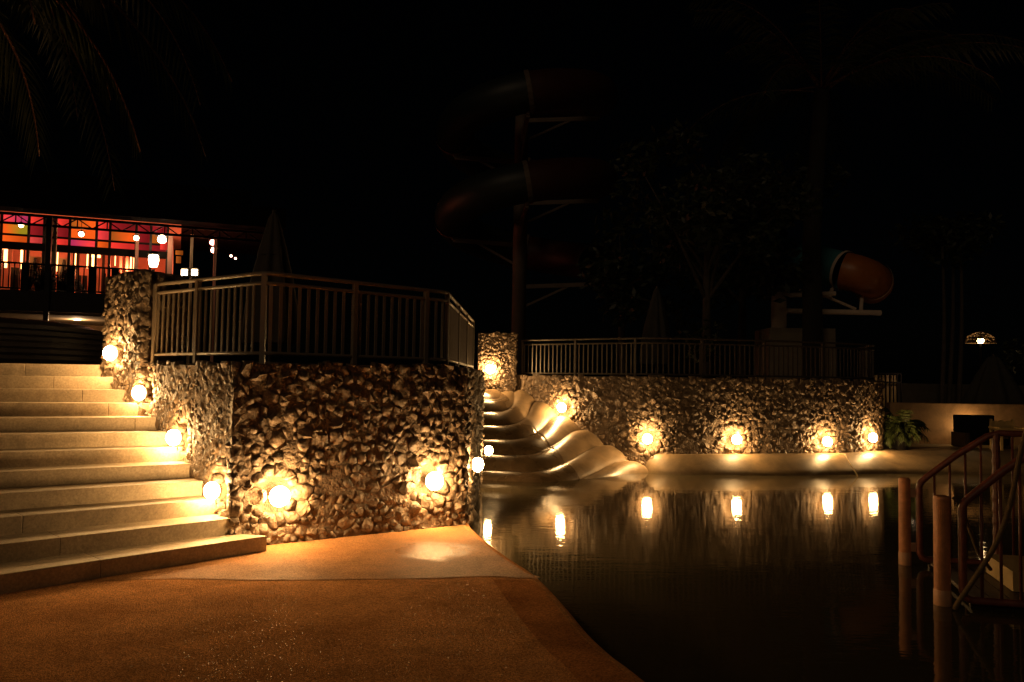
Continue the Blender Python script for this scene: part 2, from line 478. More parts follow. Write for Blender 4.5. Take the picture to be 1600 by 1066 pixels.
# sloping ledge at the foot of the far wall, and the plaza on the right
ledge_in = [(2.86, 17.55), (3.05, 17.40)] + [(p.x, p.y + 0.03) for p in FW[32:72:2]] + [(8.85, 19.6), (9.3, 19.75), (10.3, 19.7), (16, 19.7)]
outer = catmull([(2.80, 17.30), (3.15, 17.02), (3.9, 16.92), (4.75, 16.93), (5.8, 17.0), (6.6, 17.15), (7.4, 17.45), (8.1, 17.62), (9.25, 17.78), (11, 17.9), (16, 18.0)], 5)
def ledge_geo():
    def samp(P, m):
        P = [Vector((p[0], p[1])) for p in P]
        L = [0]
        for a, b in zip(P, P[1:]): L.append(L[-1] + (b - a).length)
        out = []
        for k in range(m):
            t = L[-1] * k / (m - 1)
            i = max(j for j in range(len(L)) if L[j] <= t + 1e-9); i = min(i, len(P) - 2)
            f = (t - L[i]) / max(1e-9, L[i + 1] - L[i])
            out.append(P[i].lerp(P[i + 1], min(1, f)))
        return out
    m = 48
    a, b = samp(ledge_in, m), samp(outer, m)
    prof = [(-0.35, 0.19), (0.0, 0.19), (0.18, 0.185), (0.34, 0.165), (0.55, 0.07), (0.8, -0.09), (1.0, -0.235), (1.02, -0.72)]
    V, F = [], []
    for p, q in zip(a, b):
        for t, z in prof:
            r = p.lerp(q, t)
            V.append((r.x, r.y, z))
    n = len(prof)
    for i in range(m - 1):
        for k in range(n - 1):
            F.append((i * n + k, i * n + k + 1, (i + 1) * n + k + 1, (i + 1) * n + k))
    return V, F
struct('pool_ledge', ledge_geo(), M['ledge'], smooth=True)
struct('plaza', prism([(8.45, 19.3), (8.9, 19.75), (10.3, 19.82), (30, 19.9), (30, 40), (8.45, 40)], -0.6, 0.186), M['plaza'])

# ------------------------------------------------------------------ staircase, each step of several slabs
random.seed(3)
stairs = thing('staircase', 'wide pale stone staircase of twelve lit steps rising beside the stone wall', 'staircase', (-3.5, 7.5, 0))
def step_line(n):
    a = 0.8396 - 0.0512 * (n - 1)
    R = Vector((-2.256 - 0.2251 * n, 7.524 + 0.2348 * n))
    return R, Vector((-math.cos(a), -math.sin(a)))
JOINT = {12: 40, 11: 85, 10: 130, 9: 171, 8: 213, 3: 40, 2: 99, 1: 163}
for n in range(1, 13):
    R, D = step_line(n)
    if n < 12:
        R2, D2 = step_line(n + 1)
    else:
        R2, D2 = R + Vector((-0.25, 0.4)), D
    up_n = Vector((D.y, -D.x))
    if up_n.dot(Vector((-1, 1))) < 0: up_n = -up_n
    z1 = RISE * n; z0 = 0.0 if n == 1 else RISE * (n - 1) - 0.02
    t_end = -0.28 if n == 1 else -0.10
    # joint where the photograph shows it, others a slab length further on
    js = []
    if n in JOINT:
        lo, hi = 0.0, 7.0
        for _ in range(40):
            t = (lo + hi) / 2
            p = R + D * t
            d = p.y
            # pixel of the point at step height
            q = Vector((p.x, p.y * 1.0, z1 - EYE)); yc = q.y * cs + q.z * sn
            if 800 + FPX * q.x / yc > JOINT[n]: lo = t
            else: hi = t
        js = [t, t + 2.4]
    else:
        js = [2.75 + 0.1 * (n % 3), 5.2]
    cuts = [t_end] + js + [7.6]
    for i in range(len(cuts) - 1):
        ta, tb = cuts[i] + (0.0015 if i else 0), cuts[i + 1] - 0.0015
        pa, pb = R + D * ta, R + D * tb
        back = 0.16
        qa = R2 + D2 * ta + up_n * back; qb = R2 + D2 * tb + up_n * back
        if i == 0:
            qa = R2 + D2 * (ta + (0.30 if n == 1 else 0.0)) + up_n * back
            if n == 1:
                qa = A + Vector((0.10, -0.02))
        bm = bmesh.new()
        vs = [bm.verts.new((p.x, p.y, z)) for z in (z0, z1) for p in (pa, pb, qb, qa)]
        for f in ((3, 2, 1, 0), (4, 5, 6, 7), (0, 1, 5, 4), (1, 2, 6, 5), (2, 3, 7, 6), (3, 0, 4, 7)):
            bm.faces.new([vs[k] for k in f])
        bmesh.ops.recalc_face_normals(bm, faces=bm.faces)
        ed = [e for e in bm.edges if all(v.co.z > z1 - 1e-4 for v in e.verts)] + [e for e in bm.edges if abs(e.verts[0].co.z - e.verts[1].co.z) > 0.05]
        bmesh.ops.bevel(bm, geom=ed, offset=0.005, segments=2, affect='EDGES', profile=0.5)
        bm.verts.index_update()
        gg = [tuple(v.co) for v in bm.verts], [tuple(v.index for v in f.verts) for f in bm.faces]
        bm.free()
        part('step_slab', gg, M['step'], stairs)

# ------------------------------------------------------------------ rubble stone walls
def clip(poly, m, nv):
    out = []
    k = len(poly)
    for i in range(k):
        a, b = poly[i], poly[(i + 1) % k]
        da = (a[0] - m[0]) * nv[0] + (a[1] - m[1]) * nv[1]; db = (b[0] - m[0]) * nv[0] + (b[1] - m[1]) * nv[1]
        if da <= 0: out.append(a)
        if (da < 0 < db) or (db < 0 < da):
            t = da / (da - db)
            out.append((a[0] + (b[0] - a[0]) * t, a[1] + (b[1] - a[1]) * t))
    return out

def stone_cells(rng, length, vlo, vhi, size, niches, over=0.0):
    """irregular packing of stones of mixed sizes: one convex cell each, u in 0..length, v between vlo(u) and vhi"""
    seeds, grid, G = [], {}, size * 1.5
    area = (length + 2 * over) * (vhi + 0.1)
    for k in range(int(area / (size * size) * 26)):
        u, v = rng.uniform(-over, length + over), rng.uniform(-0.06, vhi + 0.02)
        if v < vlo(min(max(u, 0), length)) - 0.3 * size: continue
        if any(((u - a) / ru) ** 2 + ((v - b) / rv) ** 2 < 1 for a, b, ru, rv in niches): continue
        big = 1 - 0.75 * k / (area / (size * size) * 26)
        r = size * rng.uniform(0.24, 0.34 + 0.34 * big)
        gx, gy = int(u // G), int(v // G)
        if any((u - q[0]) ** 2 + (v - q[1]) ** 2 < (0.74 * (r + q[2])) ** 2 for dx in (-1, 0, 1) for dy in (-1, 0, 1) for q in grid.get((gx + dx, gy + dy), ())): continue
        s = (u, v, r); seeds.append(s); grid.setdefault((gx, gy), []).append(s)
    cells = []
    for s in seeds:
        R = s[2] * rng.uniform(1.35, 1.85); el = rng.uniform(.8, 1.3)
        a0 = rng.random() * 3
        poly = [(s[0] + R * el * math.cos(a0 + k * math.pi / 4), s[1] + R / el * math.sin(a0 + k * math.pi / 4)) for k in range(8)]
        gx, gy = int(s[0] // G), int(s[1] // G)
        for dx in (-1, 0, 1):
            for dy in (-1, 0, 1):
                for q in grid.get((gx + dx, gy + dy), ()):
                    if q is s or len(poly) < 3: continue
                    nv = (q[0] - s[0], q[1] - s[1])
                    d2 = nv[0] ** 2 + nv[1] ** 2
                    if d2 > (2.2 * (s[2] + q[2])) ** 2: continue
                    f = 0.5 * (1 + (s[2] ** 2 - q[2] ** 2) / d2)
                    poly = clip(poly, (s[0] + nv[0] * f, s[1] + nv[1] * f), nv)
        if len(poly) < 3: continue
        poly = clip(poly, (0, vhi + rng.uniform(-.01, .05)), (0, 1))
        if len(poly) >= 3: poly = clip(poly, (-over, 0), (-1, 0))
        if len(poly) >= 3: poly = clip(poly, (length + over, 0), (1, 0))
        P = []
        for p in poly:
            if not P or (p[0] - P[-1][0]) ** 2 + (p[1] - P[-1][1]) ** 2 > (0.08 * size) ** 2: P.append(p)
        if len(P) >= 3: cells.append((s[:2], P))
    return cells

def stone_geo(rng, cell, S, size, hmin, hmax):
    s, P = cell
    n = len(P)
    c = (sum(p[0] for p in P) / n, sum(p[1] for p in P) / n)
    H = rng.uniform(hmin, hmax)
    tm = min(0.34, hmax * 8)
    tx, ty = rng.uniform(-tm, tm), rng.uniform(-tm, tm)
    ring = []
    sh0 = rng.uniform(.92, 1.0)
    cut = rng.uniform(.30, .78)
    ox, oy = rng.uniform(-.12, .12) * size, rng.uniform(-.12, .12) * size
    V = []
    def put(u, v, h):
        p, nn = S(u, v); V.append((p.x + nn.x * h, p.y + nn.y * h, p.z + nn.z * h))
    for k in range(3):
        for p in P:
            du, dv = p[0] - c[0], p[1] - c[1]
            if k == 0: put(c[0] + du * sh0, c[1] + dv * sh0, -0.06)
            elif k == 1:
                q = sh0 * rng.uniform(.90, 1.02)
                put(c[0] + du * q, c[1] + dv * q, max(0.004, H * rng.uniform(.30, .75) + (tx * du + ty * dv) * .6))
            else:
                q = cut * rng.uniform(.8, 1.15)
                put(c[0] + ox + du * q, c[1] + oy + dv * q, max(0.01, H * rng.uniform(.60, 1.25) + tx * du + ty * dv))
    put(c[0] + ox + rng.uniform(-.1, .1) * size, c[1] + oy + rng.uniform(-.1, .1) * size, H * rng.uniform(.95, 1.25))
    F = []
    for k in (0, 1):
        for i in range(n):
            j = (i + 1) % n
            F.append((k * n + i, k * n + j, (k + 1) * n + j, (k + 1) * n + i))
    for i in range(n):
        F.append((2 * n + i, 2 * n + (i + 1) % n, 3 * n))
    ax = [p[0] for p in P]; ay = [p[1] for p in P]
    return V, F, (max(ax) - min(ax)) * (max(ay) - min(ay)), V[-1]

def backing(S, length, v0, v1, niches, du=0.05, dv=0.05, seed=0.0, amp=0.012):
    nu, nv = max(2, int(length / du)), max(2, int((v1 - v0) / dv))
    V, F = [], []
    for i in range(nu + 1):
        for j in range(nv + 1):
            u, v = length * i / nu, v0 + (v1 - v0) * j / nv
            h = 0.018 + amp * 1.6 * noise.noise(Vector((u * 6, v * 6, seed)))
            for a, b, ru, rv in niches:
                e = ((u - a) / ru) ** 2 + ((v - b) / rv) ** 2
                if e < 1.8: h -= 0.13 * max(0, 1 - e / 1.8) ** 0.8
            p, nn = S(u, v)
            V.append((p.x + nn.x * h, p.y + nn.y * h, p.z + nn.z * h))
    for i in range(nu):
        for j in range(nv):
            a = i * (nv + 1) + j
            F.append((a, a + nv + 1, a + nv + 2, a + 1))
    return V, F

def flat(P, Q, z0=0.0):
    P, Q = Vector(P), Vector(Q)
    d = (Q - P).normalized(); nr = Vector((d.y, -d.x, 0))
    def S(u, v): return Vector((P.x + d.x * u, P.y + d.y * u, z0 + v)), nr
    return S, (Q - P).length

def curve_face(pts, z0=0.0):
    Ls = [0]
    for a, b in zip(pts, pts[1:]): Ls.append(Ls[-1] + (b - a).length)
    def S(u, v):
        u = min(max(u, 0), Ls[-1] - 1e-6)
        i = 0
        while i < len(Ls) - 2 and Ls[i + 1] < u: i += 1
        f = (u - Ls[i]) / (Ls[i + 1] - Ls[i])
        p = pts[i].lerp(pts[i + 1], f)
        d0 = (pts[min(i + 1, len(pts) - 1)] - pts[max(i - 1, 0)]).normalized()
        d1 = (pts[min(i + 2, len(pts) - 1)] - pts[i]).normalized()
        d = d0.lerp(d1, f).normalized()
        return Vector((p.x, p.y, z0 + v)), Vector((d.y, -d.x, 0))
    return S, Ls[-1]

def build_wall(root, faces, seed, limit=300):
    """faces: (S, length, vlo, vtop, size, niches, hmin, hmax, weight); the stones that show largest become parts"""
    rng = random.Random(seed)
    allst = []
    backs = []
    for S, length, vlo, vtop, size, niches, hmin, hmax, weight, over in faces:
        for cell in stone_cells(rng, length, vlo, vtop, size, niches, over):
            V, F, area, c = stone_geo(rng, cell, S, size, hmin, hmax)
            allst.append((area * weight, V, F))
        backs.append(backing(S, length, -0.3, vtop - 0.01, niches, seed=seed))
    allst.sort(key=lambda s: -s[0])
    part('mortar_face', merge(*backs), M['mortar'], root, smooth=True)
    for w, V, F in allst[:limit]:
        part('stone', (V, F), M['stone'], root, smooth=rng.random() < 0.55)
    if len(allst) > limit:
        o = part('small_stones', merge(*[(V, F) for w, V, F in allst[limit:]]), M['stone'], root, smooth=True)
        o['kind'] = 'stuff'
    return len(allst)

def hit(S0, L0, px, py, off=0.0):
    """u, v of a pixel on a flat face (vertical plane), or on a plane the given distance in front of it"""
    p0, nr = S0(0, 0); p0 = p0 + nr * off; r = ray(px, py); e = Vector((0, 0, EYE))
    t = (p0 - e).dot(nr) / r.dot(nr)
    q = e + r * t
    p1, _ = S0(1.0, 0); d = (p1 + nr * off - p0)
    return (q - p0).dot(d), q.z - p0.z

LAMPS = []
def note_lamp(S, u, v, r, label, out=0.05):
    p, nr = S(u, v)
    LAMPS.append((p + nr * out, nr, r, label))

# ---- near block: stair-side face, front face, slide-side face
nb = thing('stone_wall', 'tall rough stone block wall beside the stairs with the nearer railing on top', 'stone wall', (-1.6, 8.9, 0))
SL, LL = flat(P1, A); SF, LFr = flat(A, B); SR, LR = flat(B, Bk)
def stair_foot(u):
    # step surface height along the stair-side face
    t = (LL - u)
    return max(0.0, min(1.70, (t + 0.05) / 0.325 * RISE - 0.12))
nl, nf, nr_ = [], [], []
for (px, py), lab in (((331, 767), 'lowest round lamp on the stair side of the stone wall'),
                      ((271, 684), 'second lowest round lamp beside the steps, between two stair lamps'),
                      ((217, 614), 'round lamp beside the upper steps, just below the gate pillar lamp')):
    u, v = hit(SL, LL, px, py, 0.11); nl.append((u, v, 0.20, 0.26)); note_lamp(SL, u, v, 0.085, lab, 0.11)
for (px, py), lab in (((437, 776), 'round lamp in a hollow of the front stone wall near the bottom step'),
                      ((679, 752), 'large bright round lamp on the front stone wall near its pool corner')):
    u, v = hit(SF, LFr, px, py, 0.12); nf.append((u, v, 0.20, 0.25)); note_lamp(SF, u, v, 0.10, lab, 0.12)
for (px, py), uu, lab in (((730, 726), 0.42, 'round lamp on the slide side of the near stone wall, right at its pool corner'),
                          ((753, 704), 4.6, 'round lamp at the far end of the near stone wall beside the slide')):
    zz = (at(px, py, 9.588 + uu)).z
    nr_.append((uu, zz, 0.16, 0.2)); note_lamp(SR, uu, zz, 0.085, lab, 0.15 if uu < 1 else 0.17)
zero = lambda u: -0.05
build_wall(nb, [(SL, LL, stair_foot, TZ, 0.120, nl, 0.017, 0.027, 1.4, 0.02),
                (SF, LFr, zero, TZ + 0.02, 0.145, nf, 0.018, 0.042, 2.6, 0.03),
                (SR, LR, zero, TZ, 0.17, nr_, 0.025, 0.06, 0.2, 0.02)], 11)

# ---- gate pillar at the head of the stairs
gp = thing('stone_pillar', 'rough stone gate pillar at the head of the stairs', 'pillar', (P1.x - 0.25, P1.y + 0.2, 1.4))
pa = P1 + Vector((0.02, 0.0)); pd = LF
PA = pa; PB = pa + Vector((-0.60, 0.34)); 
c1 = at(221, 560, 9.66); c0 = at(165, 560, 10.25)
f0, f1 = Vector((c0.x, c0.y)), Vector((c1.x, c1.y))
fd = (f1 - f0).normalized(); fb = Vector((-fd.y, fd.x))
SP, LP = flat(f0, f1, 1.25)
SPr, LPr = flat(f1, f1 + fb * 0.5, 1.25)
SPl, LPl = flat(f0 + fb * 0.5, f0, 1.25)
npil = []
u, v = hit(SP, LP, 172, 552, 0.12); npil.append((u, v, 0.17, 0.22)); note_lamp(SP, u, v, 0.088, 'topmost stair lamp, on the gate pillar at the head of the stairs', 0.12)
ptop = at(200, 430, 9.9).z - 1.25
build_wall(gp, [(SP, LP, zero, ptop, 0.130, npil, 0.019, 0.036, 1, 0.03), (SPr, LPr, zero, ptop, 0.15, [], 0.02, 0.06, 1, 0.03),
                (SPl, LPl, zero, ptop, 0.15, [], 0.02, 0.06, 1, 0.03)], 12)
cap_poly = [f0 + fd * -0.02, f1 + fd * 0.02, f1 + fb * 0.5, f0 + fb * 0.5]
part('pillar_cap', prism([(p.x, p.y) for p in cap_poly], 1.25 + ptop - 0.05, 1.25 + ptop + 0.02), M['mortar'], gp, fix=True)

# ---- far wall curving round the pool
fwroot = thing('stone_wall', 'long curved stone wall with five lamps along the far side of the pool', 'stone wall', (4.5, 18.0, 0))
SW, LW = curve_face(FW)
def u_of_px(px):
    lo, hi = 0.0, 10.5
    for _ in range(40):
        m = (lo + hi) / 2; p, _n = SW(m, 0.5); p = p + _n * 0.13
        if 800 + FPX * p.x / (p.y) < px: lo = m
        else: hi = m
    return lo
nw = []
for (px, py), lab in (((879, 637), 'round lamp on the curved wall above the slide edge'),
                      ((1013, 686), 'round lamp on the curved wall where the slide meets the pool ledge'),
                      ((1152, 687), 'round lamp on the curved wall above the middle of the ledge'),
                      ((1293, 690), 'round lamp on the curved wall with a thin cable hanging below it'),
                      ((1364, 684), 'round lamp at the end of the curved wall beside the potted plant')):
    u = u_of_px(px); p, _n = SW(u, 0); v = at(px, py, p.y + _n.y * 0.13).z
    nw.append((u, v, 0.25, 0.29)); note_lamp(SW, u, v, 0.102, lab, 0.13)
def slide_edge_z(u):
    p, _n = SW(u, 0)
    t = (p.x - 0.0) / 2.95
    return 1.60 + (-0.2 - 1.60) * t if t < 1 else 0.10
build_wall(fwroot, [(SW, LW - 1.2, lambda u: max(0.10, slide_edge_z(u) - 0.38), TZ, 0.165, nw, 0.017, 0.037, 1.0, 0.0)], 13)

# ---- pillar at the head of the slide
sp_ = thing('stone_pillar', 'square stone pillar with a lamp at the head of the wave slide', 'pillar', (-0.3, 19.3, 1.4))
q0, q1 = Vector((-0.76, 19.05)), Vector((0.06, 19.12))
SQ, LQ = flat(q0, q1, 1.35); SQr, LQr = flat(q1, q1 + Vector((0, 0.6)), 1.35)
qtop = at(780, 522, 19.1).z - 1.35
u, v = hit(SQ, LQ, 766, 577, 0.12)
note_lamp(SQ, u, v, 0.105, 'round lamp on the pillar at the head of the wave slide', 0.12)
build_wall(sp_, [(SQ, LQ, zero, qtop, 0.125, [(u, v, 0.17, 0.2)], 0.022, 0.048, 1, 0.02), (SQr, LQr, zero, qtop, 0.14, [], 0.02, 0.06, 1, 0.02)], 14)
part('pillar_cap', prism([(-0.76, 19.06), (0.06, 19.13), (0.06, 19.7), (-0.76, 19.7)], 1.35 + qtop - 0.06, 1.35 + qtop + 0.02), M['mortar'], sp_, fix=True)

# ------------------------------------------------------------------ wave slide between the two walls
def slide_geo():
    NU, NV = 110, 190
    wallp = [p for p in FW if p.x < 3.12]
    V, F = [], []
    K = 7.0
    for j in range(NV + 1):
        t = j / NV * 1.16
        # left end (against near wall) and right end (against far wall)
        l = Vector((-0.62, 18.9 - 3.6 * t, 0))
        rx = -0.05 + 3.16 * t
        # point of the far wall at this x
        y = 17.2
        for a, b in zip(wallp, wallp[1:]):
            if a.x <= rx <= b.x: y = a.y + (b.y - a.y) * (rx - a.x) / (b.x - a.x)
        if rx < wallp[0].x: y = 19.3
        if rx > wallp[-1].x: y = wallp[-1].y - 0.9 * (rx - wallp[-1].x)
        r = Vector((rx, y + 0.02 - 0.35 * max(0, t - 0.8), 0))
        if t > 1: r.y -= 1.2 * (t - 1)
        for i in range(NU + 1):
            s = i / NU
            p = l.lerp(r, s)
            # crest lines sag towards the viewer in the middle of the width
            p.y -= 0.95 * t * math.sin(math.pi * min(1, s / 0.85)) ** 1.3 * (1 - 0.2 * s)
            base = 1.54 - 1.80 * t - 1.5 * max(0, t - 1.0)
            bank = 0.0
            e = min(1, max(0, (s - 0.60) / 0.34)); e = e * e * (3 - 2 * e)
            bank = 0.12 * e * (1 - 0.85 * min(1, t))
            g_ = min(1, max(0, (s - 0.25) / 0.75)); g_ = g_ * g_ * (3 - 2 * g_)
            w = t * K + 0.15 + (1.5 - 0.5 * t) * g_
            fr = w - math.floor(w)
            am = (0.088 + 0.05 * e) * min(1.0, 4 * t + 0.3) * min(1, max(0.25, 1 - 3 * (t - 0.95)))
            bmp = am * (math.sin(math.pi * fr) ** 0.75) * (1.0 - 0.2 * fr)
            seam = -0.010 * math.exp(-((s - 0.55) / 0.010) ** 2) * (1 if 0.45 < t < 0.8 else 0)
            edge = -0.05 * max(0, (s - 0.97) / 0.03)
            V.append((p.x, p.y, base + bank + bmp + seam + edge - 0.10))
    n = NU + 1
    for j in range(NV):
        for i in range(NU):
            a = j * n + i
            F.append((a, a + n, a + n + 1, a + 1))
    return V, F
sl = part('wave_slide', slide_geo(), M['slide'], None, smooth=True)
sl.data.materials.append(M['slide_lane_shade'])
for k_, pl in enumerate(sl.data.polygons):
    pl.material_index = 1 if (k_ % 110) / 110 < 0.56 else 0  # shade on the left lanes painted by the darker material
tag(sl, 'wide wet concrete slide with wavy humps running down into the pool', 'water slide')

# ------------------------------------------------------------------ round wall lamps
first = None
for i, (p, nr, r, lab) in enumerate(LAMPS):
    if first is None:
        root = thing('wall_lamp', lab, 'lamp', (0, 0, 0), 'round lamps on the stone walls')
        V, F = [], []
        bm = bmesh.new(); bmesh.ops.create_icosphere(bm, subdivisions=3, radius=1.0)
        for v in bm.verts: v.co.y *= 0.85
        me = bpy.data.meshes.new('globe'); bm.to_mesh(me); bm.free(); me.materials.append(M['globe'])
        for pl in me.polygons: pl.use_smooth = True
        link(bpy.data.objects.new('globe', me), root)
        # casing behind the globe (lathe turned to face -y), and a short stem below
        def turn(g): return [(x, -z, y) for x, y, z in g[0]], g[1]
        part('casing', turn(lathe((0, 0, -0.95), [(0.02, 0), (0.62, 0.0), (0.66, 0.06), (0.60, 0.30), (0.2, 0.35)], 20)), M['lamp_metal'], root, fix=True)
        part('stem', tube([(0, 0.55, -0.2), (0, 0.5, -1.1), (0, 0.6, -1.6)], 0.09, 8), M['lamp_metal'], root)
        first = root; o = root
    else:
        o = dup(first)
    o['label'] = lab
    o.location = p
    o.rotation_euler = (0, 0, math.atan2(-nr.x * -1, -nr.y * 1) if False else math.atan2(nr.y, nr.x) + math.pi / 2)
    o.scale = (r, r, r)

# ================================================================== RAILINGS
def railing(name, label, pts, z_base, h_top, h_mid, h_bot, spacing, post_at, rmat, tw=0.045, bw=0.028, bd=0.012, post_w=0.05, group=None):
    """pts: plan polyline; posts at the listed arc lengths; balusters between the middle and bottom rails"""
    pts = [Vector((p[0], p[1])) for p in pts]
    Ls = [0]
    for a, b in zip(pts, pts[1:]): Ls.append(Ls[-1] + (b - a).length)
    def P(u, z):
        u = min(max(u, 0), Ls[-1]); i = 0
        while i < len(Ls) - 2 and Ls[i + 1] < u: i += 1
        f = (u - Ls[i]) / (Ls[i + 1] - Ls[i]); q = pts[i].lerp(pts[i + 1], f)
        return Vector((q.x, q.y, z)), math.atan2(pts[i + 1].y - pts[i].y, pts[i + 1].x - pts[i].x)
    root = thing(name, label, 'railing', (pts[0].x, pts[0].y, z_base), group)
    for nm, hh, w in (('top_rail', h_top, tw), ('middle_rail', h_mid, tw * 0.85), ('bottom_rail', h_bot, tw * 0.85)):
        if hh is None: continue
        part(nm, tube([(p.x, p.y, z_base + hh) for p in pts], w / 2, 8), rmat, root, smooth=True)
    pm = None
    for u in post_at:
        p, a = P(u, 0)
        if pm is None:
            g = box((0, 0, 0), post_w, post_w, h_top)
            pm = new_mesh('post', g[0], g[1], rmat)
        o = link(bpy.data.objects.new('post', pm), root)
        o.location = (p.x - pts[0].x, p.y - pts[0].y, 0); o.rotation_euler = (0, 0, a)
    bmesh_ = None
    hm = (h_mid if h_mid else h_top)
    u = spacing * 0.6
    while u < Ls[-1] - 0.02:
        if all(abs(u - q) > spacing * 0.35 for q in post_at):
            p, a = P(u, 0)
            if bmesh_ is None:
                g = box((0, 0, 0), bw, bd, hm - h_bot)
                bmesh_ = new_mesh('baluster', g[0], g[1], rmat)
            o = link(bpy.data.objects.new('baluster', bmesh_), root)
            o.location = (p.x - pts[0].x, p.y - pts[0].y, h_bot); o.rotation_euler = (0, 0, a)
        u += spacing
    return root

def arc_corner(a, c, b, r, n=5):
    a, b, c = Vector(a), Vector(b), Vector(c)
    d0 = (a - c).normalized(); d1 = (b - c).normalized()
    p0, p1 = c + d0 * r, c + d1 * r
    return [p0.lerp(c, t).lerp(c.lerp(p1, t), t) for t in [k / n for k in range(n + 1)]]
RC = Vector((-2.50, 8.36)); R0 = Vector((-4.13, 9.60)); RB = Vector((-0.79, 9.98)); RE = Vector((-0.70, 14.9))
path = [R0] + arc_corner(R0, RC, RB, 0.14) + arc_corner(RC, RB, RE, 0.14) + [RE]
La = (R0 - RC).length; Lb = La + (RB - RC).length
railing('railing', 'pale metal railing round the terrace on top of the near stone block', path, TZ, 0.93, 0.83, 0.12, 0.106,
        [0.01, La * 0.42, La - 0.04, La + 1.02, La + 2.0, Lb + 0.03, Lb + 1.6, Lb + 3.2, Lb + 4.8], M['rail'], 0.045, 0.034, 0.014, 0.052)
fr_path = []
for k in range(42):
    p_, n_ = SW(0.12 + (LW - 1.5) * k / 41, 0); fr_path.append((p_.x - n_.x * 0.16, p_.y - n_.y * 0.16))
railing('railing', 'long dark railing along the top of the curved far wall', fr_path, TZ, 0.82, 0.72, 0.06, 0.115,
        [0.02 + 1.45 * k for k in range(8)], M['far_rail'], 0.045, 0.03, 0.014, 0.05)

# ================================================================== RESTAURANT on the left
FP0 = Vector((-15.4, 25.0)); FDv = Vector((5.0, 2.0)).normalized(); FN = Vector((-FDv.y, FDv.x))
def F3(s, t, z): 
    p = FP0 + FDv * s + FN * t
    return Vector((p.x, p.y, z))
def fac(px, py, t):
    """s and z on the facade plane t metres behind the balustrade"""
    r = ray(px, py); o = FP0 + FN * t
    n2 = Vector((FN.x, FN.y))
    k = (o.x * n2.x + o.y * n2.y) / (r.x * n2.x + r.y * n2.y)
    q = r * k + Vector((0, 0, EYE))
    return (Vector((q.x, q.y)) - o).dot(FDv), q.z
def slab(s0, s1, t0, t1, z0, z1):
    P = [FP0 + FDv * a + FN * b for a, b in ((s0, t0), (s1, t0), (s1, t1), (s0, t1))]
    return prism([(p.x, p.y) for p in P], z0, z1)
rest = thing('restaurant', 'raised open restaurant pavilion glowing red with coloured panes under a dark roof', 'building', (FP0.x, FP0.y, TZ))
S_END = fac(262, 400, 2)[0]
zf = fac(0, 452, 0)[1]; zs = fac(0, 484, 0)[1]
z_top = fac(0, 332, 0)[1]
part('floor_slab', slab(-8, S_END + 0.6, 0, 9, zs, zf), M['brown_dark'], rest, fix=True)
part('lower_soffit', slab(-8, S_END + 0.4, 0.6, 9, zs - 0.06, zs - 0.004), M['beige'], rest, fix=True)
part('roof', merge(slab(-8, S_END + 3.6, -0.9, -0.1, z_top + 0.04, z_top + 0.7), slab(-8, S_END + 3.6, -0.095, 9.5, z_top + 0.56, z_top + 0.86), slab(-7, S_END + 2.6, 0.6, 8, z_top + 0.865, z_top + 1.5)), M['roof'], rest, fix=True)
part('ceiling', slab(-8, S_END + 0.4, 0.4, 8.9, z_top + 0.50, z_top + 0.555), M['rest_wall'], rest, fix=True)
# posts
for px0, px1, t in ((71, 79, -0.05), (70, 74, 0.45), (83, 87, 0.45), (211, 216, 1.7)):
    s0, s1 = fac(px0, 400, t)[0], fac(px1, 400, t)[0]
    part('post', slab(s0, s1, t, t + 0.18, TZ if px0 == 71 else zf, z_top), M['brown_dark'] if px0 == 71 else (M['beige'] if px0 < 100 else M['rest_wall']), rest, fix=True)
# roof truss along the front: two chords and diagonals
zc0 = fac(0, 346.5, 0)[1]
truss = part('truss', merge(beam(F3(-6, 0.1, zc0), F3(S_END + 3.4, 0.1, zc0), 0.07, 0.07), beam(F3(-6, 0.1, z_top), F3(S_END + 3.4, 0.1, z_top), 0.07, 0.07)), M['black'], rest)
ss = -1.0; k = 0
while ss < S_END + 3.3:
    z0, z1 = (zc0, z_top) if k % 2 == 0 else (z_top, zc0)
    part('truss_strut', beam(F3(ss, 0.1, z0), F3(ss + 0.42, 0.1, z1), 0.035), M['black'], truss)
    if k % 2 == 0: part('truss_strut', beam(F3(ss + 0.42, 0.1, zc0), F3(ss + 0.42, 0.1, z_top), 0.03), M['black'], truss)
    ss += 0.42; k += 1
# transom of coloured panes (t = 2)
TT = 2.0
zr = [fac(0, y, TT)[1] for y in (332.5, 347.5, 365.5, 378.5, 383.5)]
bars = [-30, 2, 45, 69, 87, 109, 151, 172, 213, 236, 262]
RED, PNK, ORG, OLV, PUR, DRD, BRN, YGR = (1, .045, .03), (1, .055, .055), (1, .115, .010), (.46, .10, .010), (.50, .030, .10), (.30, .012, .014), (.42, .085, .010), (.34, .24, .012)
cols = [[PNK, ORG, ORG], [PNK, ORG, ORG], [RED, DRD, (.75, .06, .05)], None, [RED, DRD, RED], [OLV, ORG, PUR], [RED, PNK, ORG], [DRD, BRN, RED], [DRD, DRD, DRD], [DRD, OLV, DRD]]
alt = {(1, 0): PUR, (1, 1): YGR, (5, 0): ORG, (5, 1): ORG, (5, 2): PNK, (7, 1): ORG}
fr = part('transom_frame', merge(*[slab(fac(bars[0], 370, TT)[0], S_END, TT - 0.05, TT + 0.05, z - 0.035, z + 0.035) for z in zr[:4]],
                                 slab(fac(bars[0], 370, TT)[0], S_END, TT - 0.07, TT + 0.07, zr[4] - 0.10, zr[3] + 0.036)), M['black'], rest, fix=True)
for b in bars[1:]:
    s = fac(b, 370, TT)[0]
    part('mullion', slab(s - 0.04, s + 0.04, TT - 0.06, TT + 0.06, zf, zr[0]), M['brown_dark'], rest, fix=True)
PM = {}
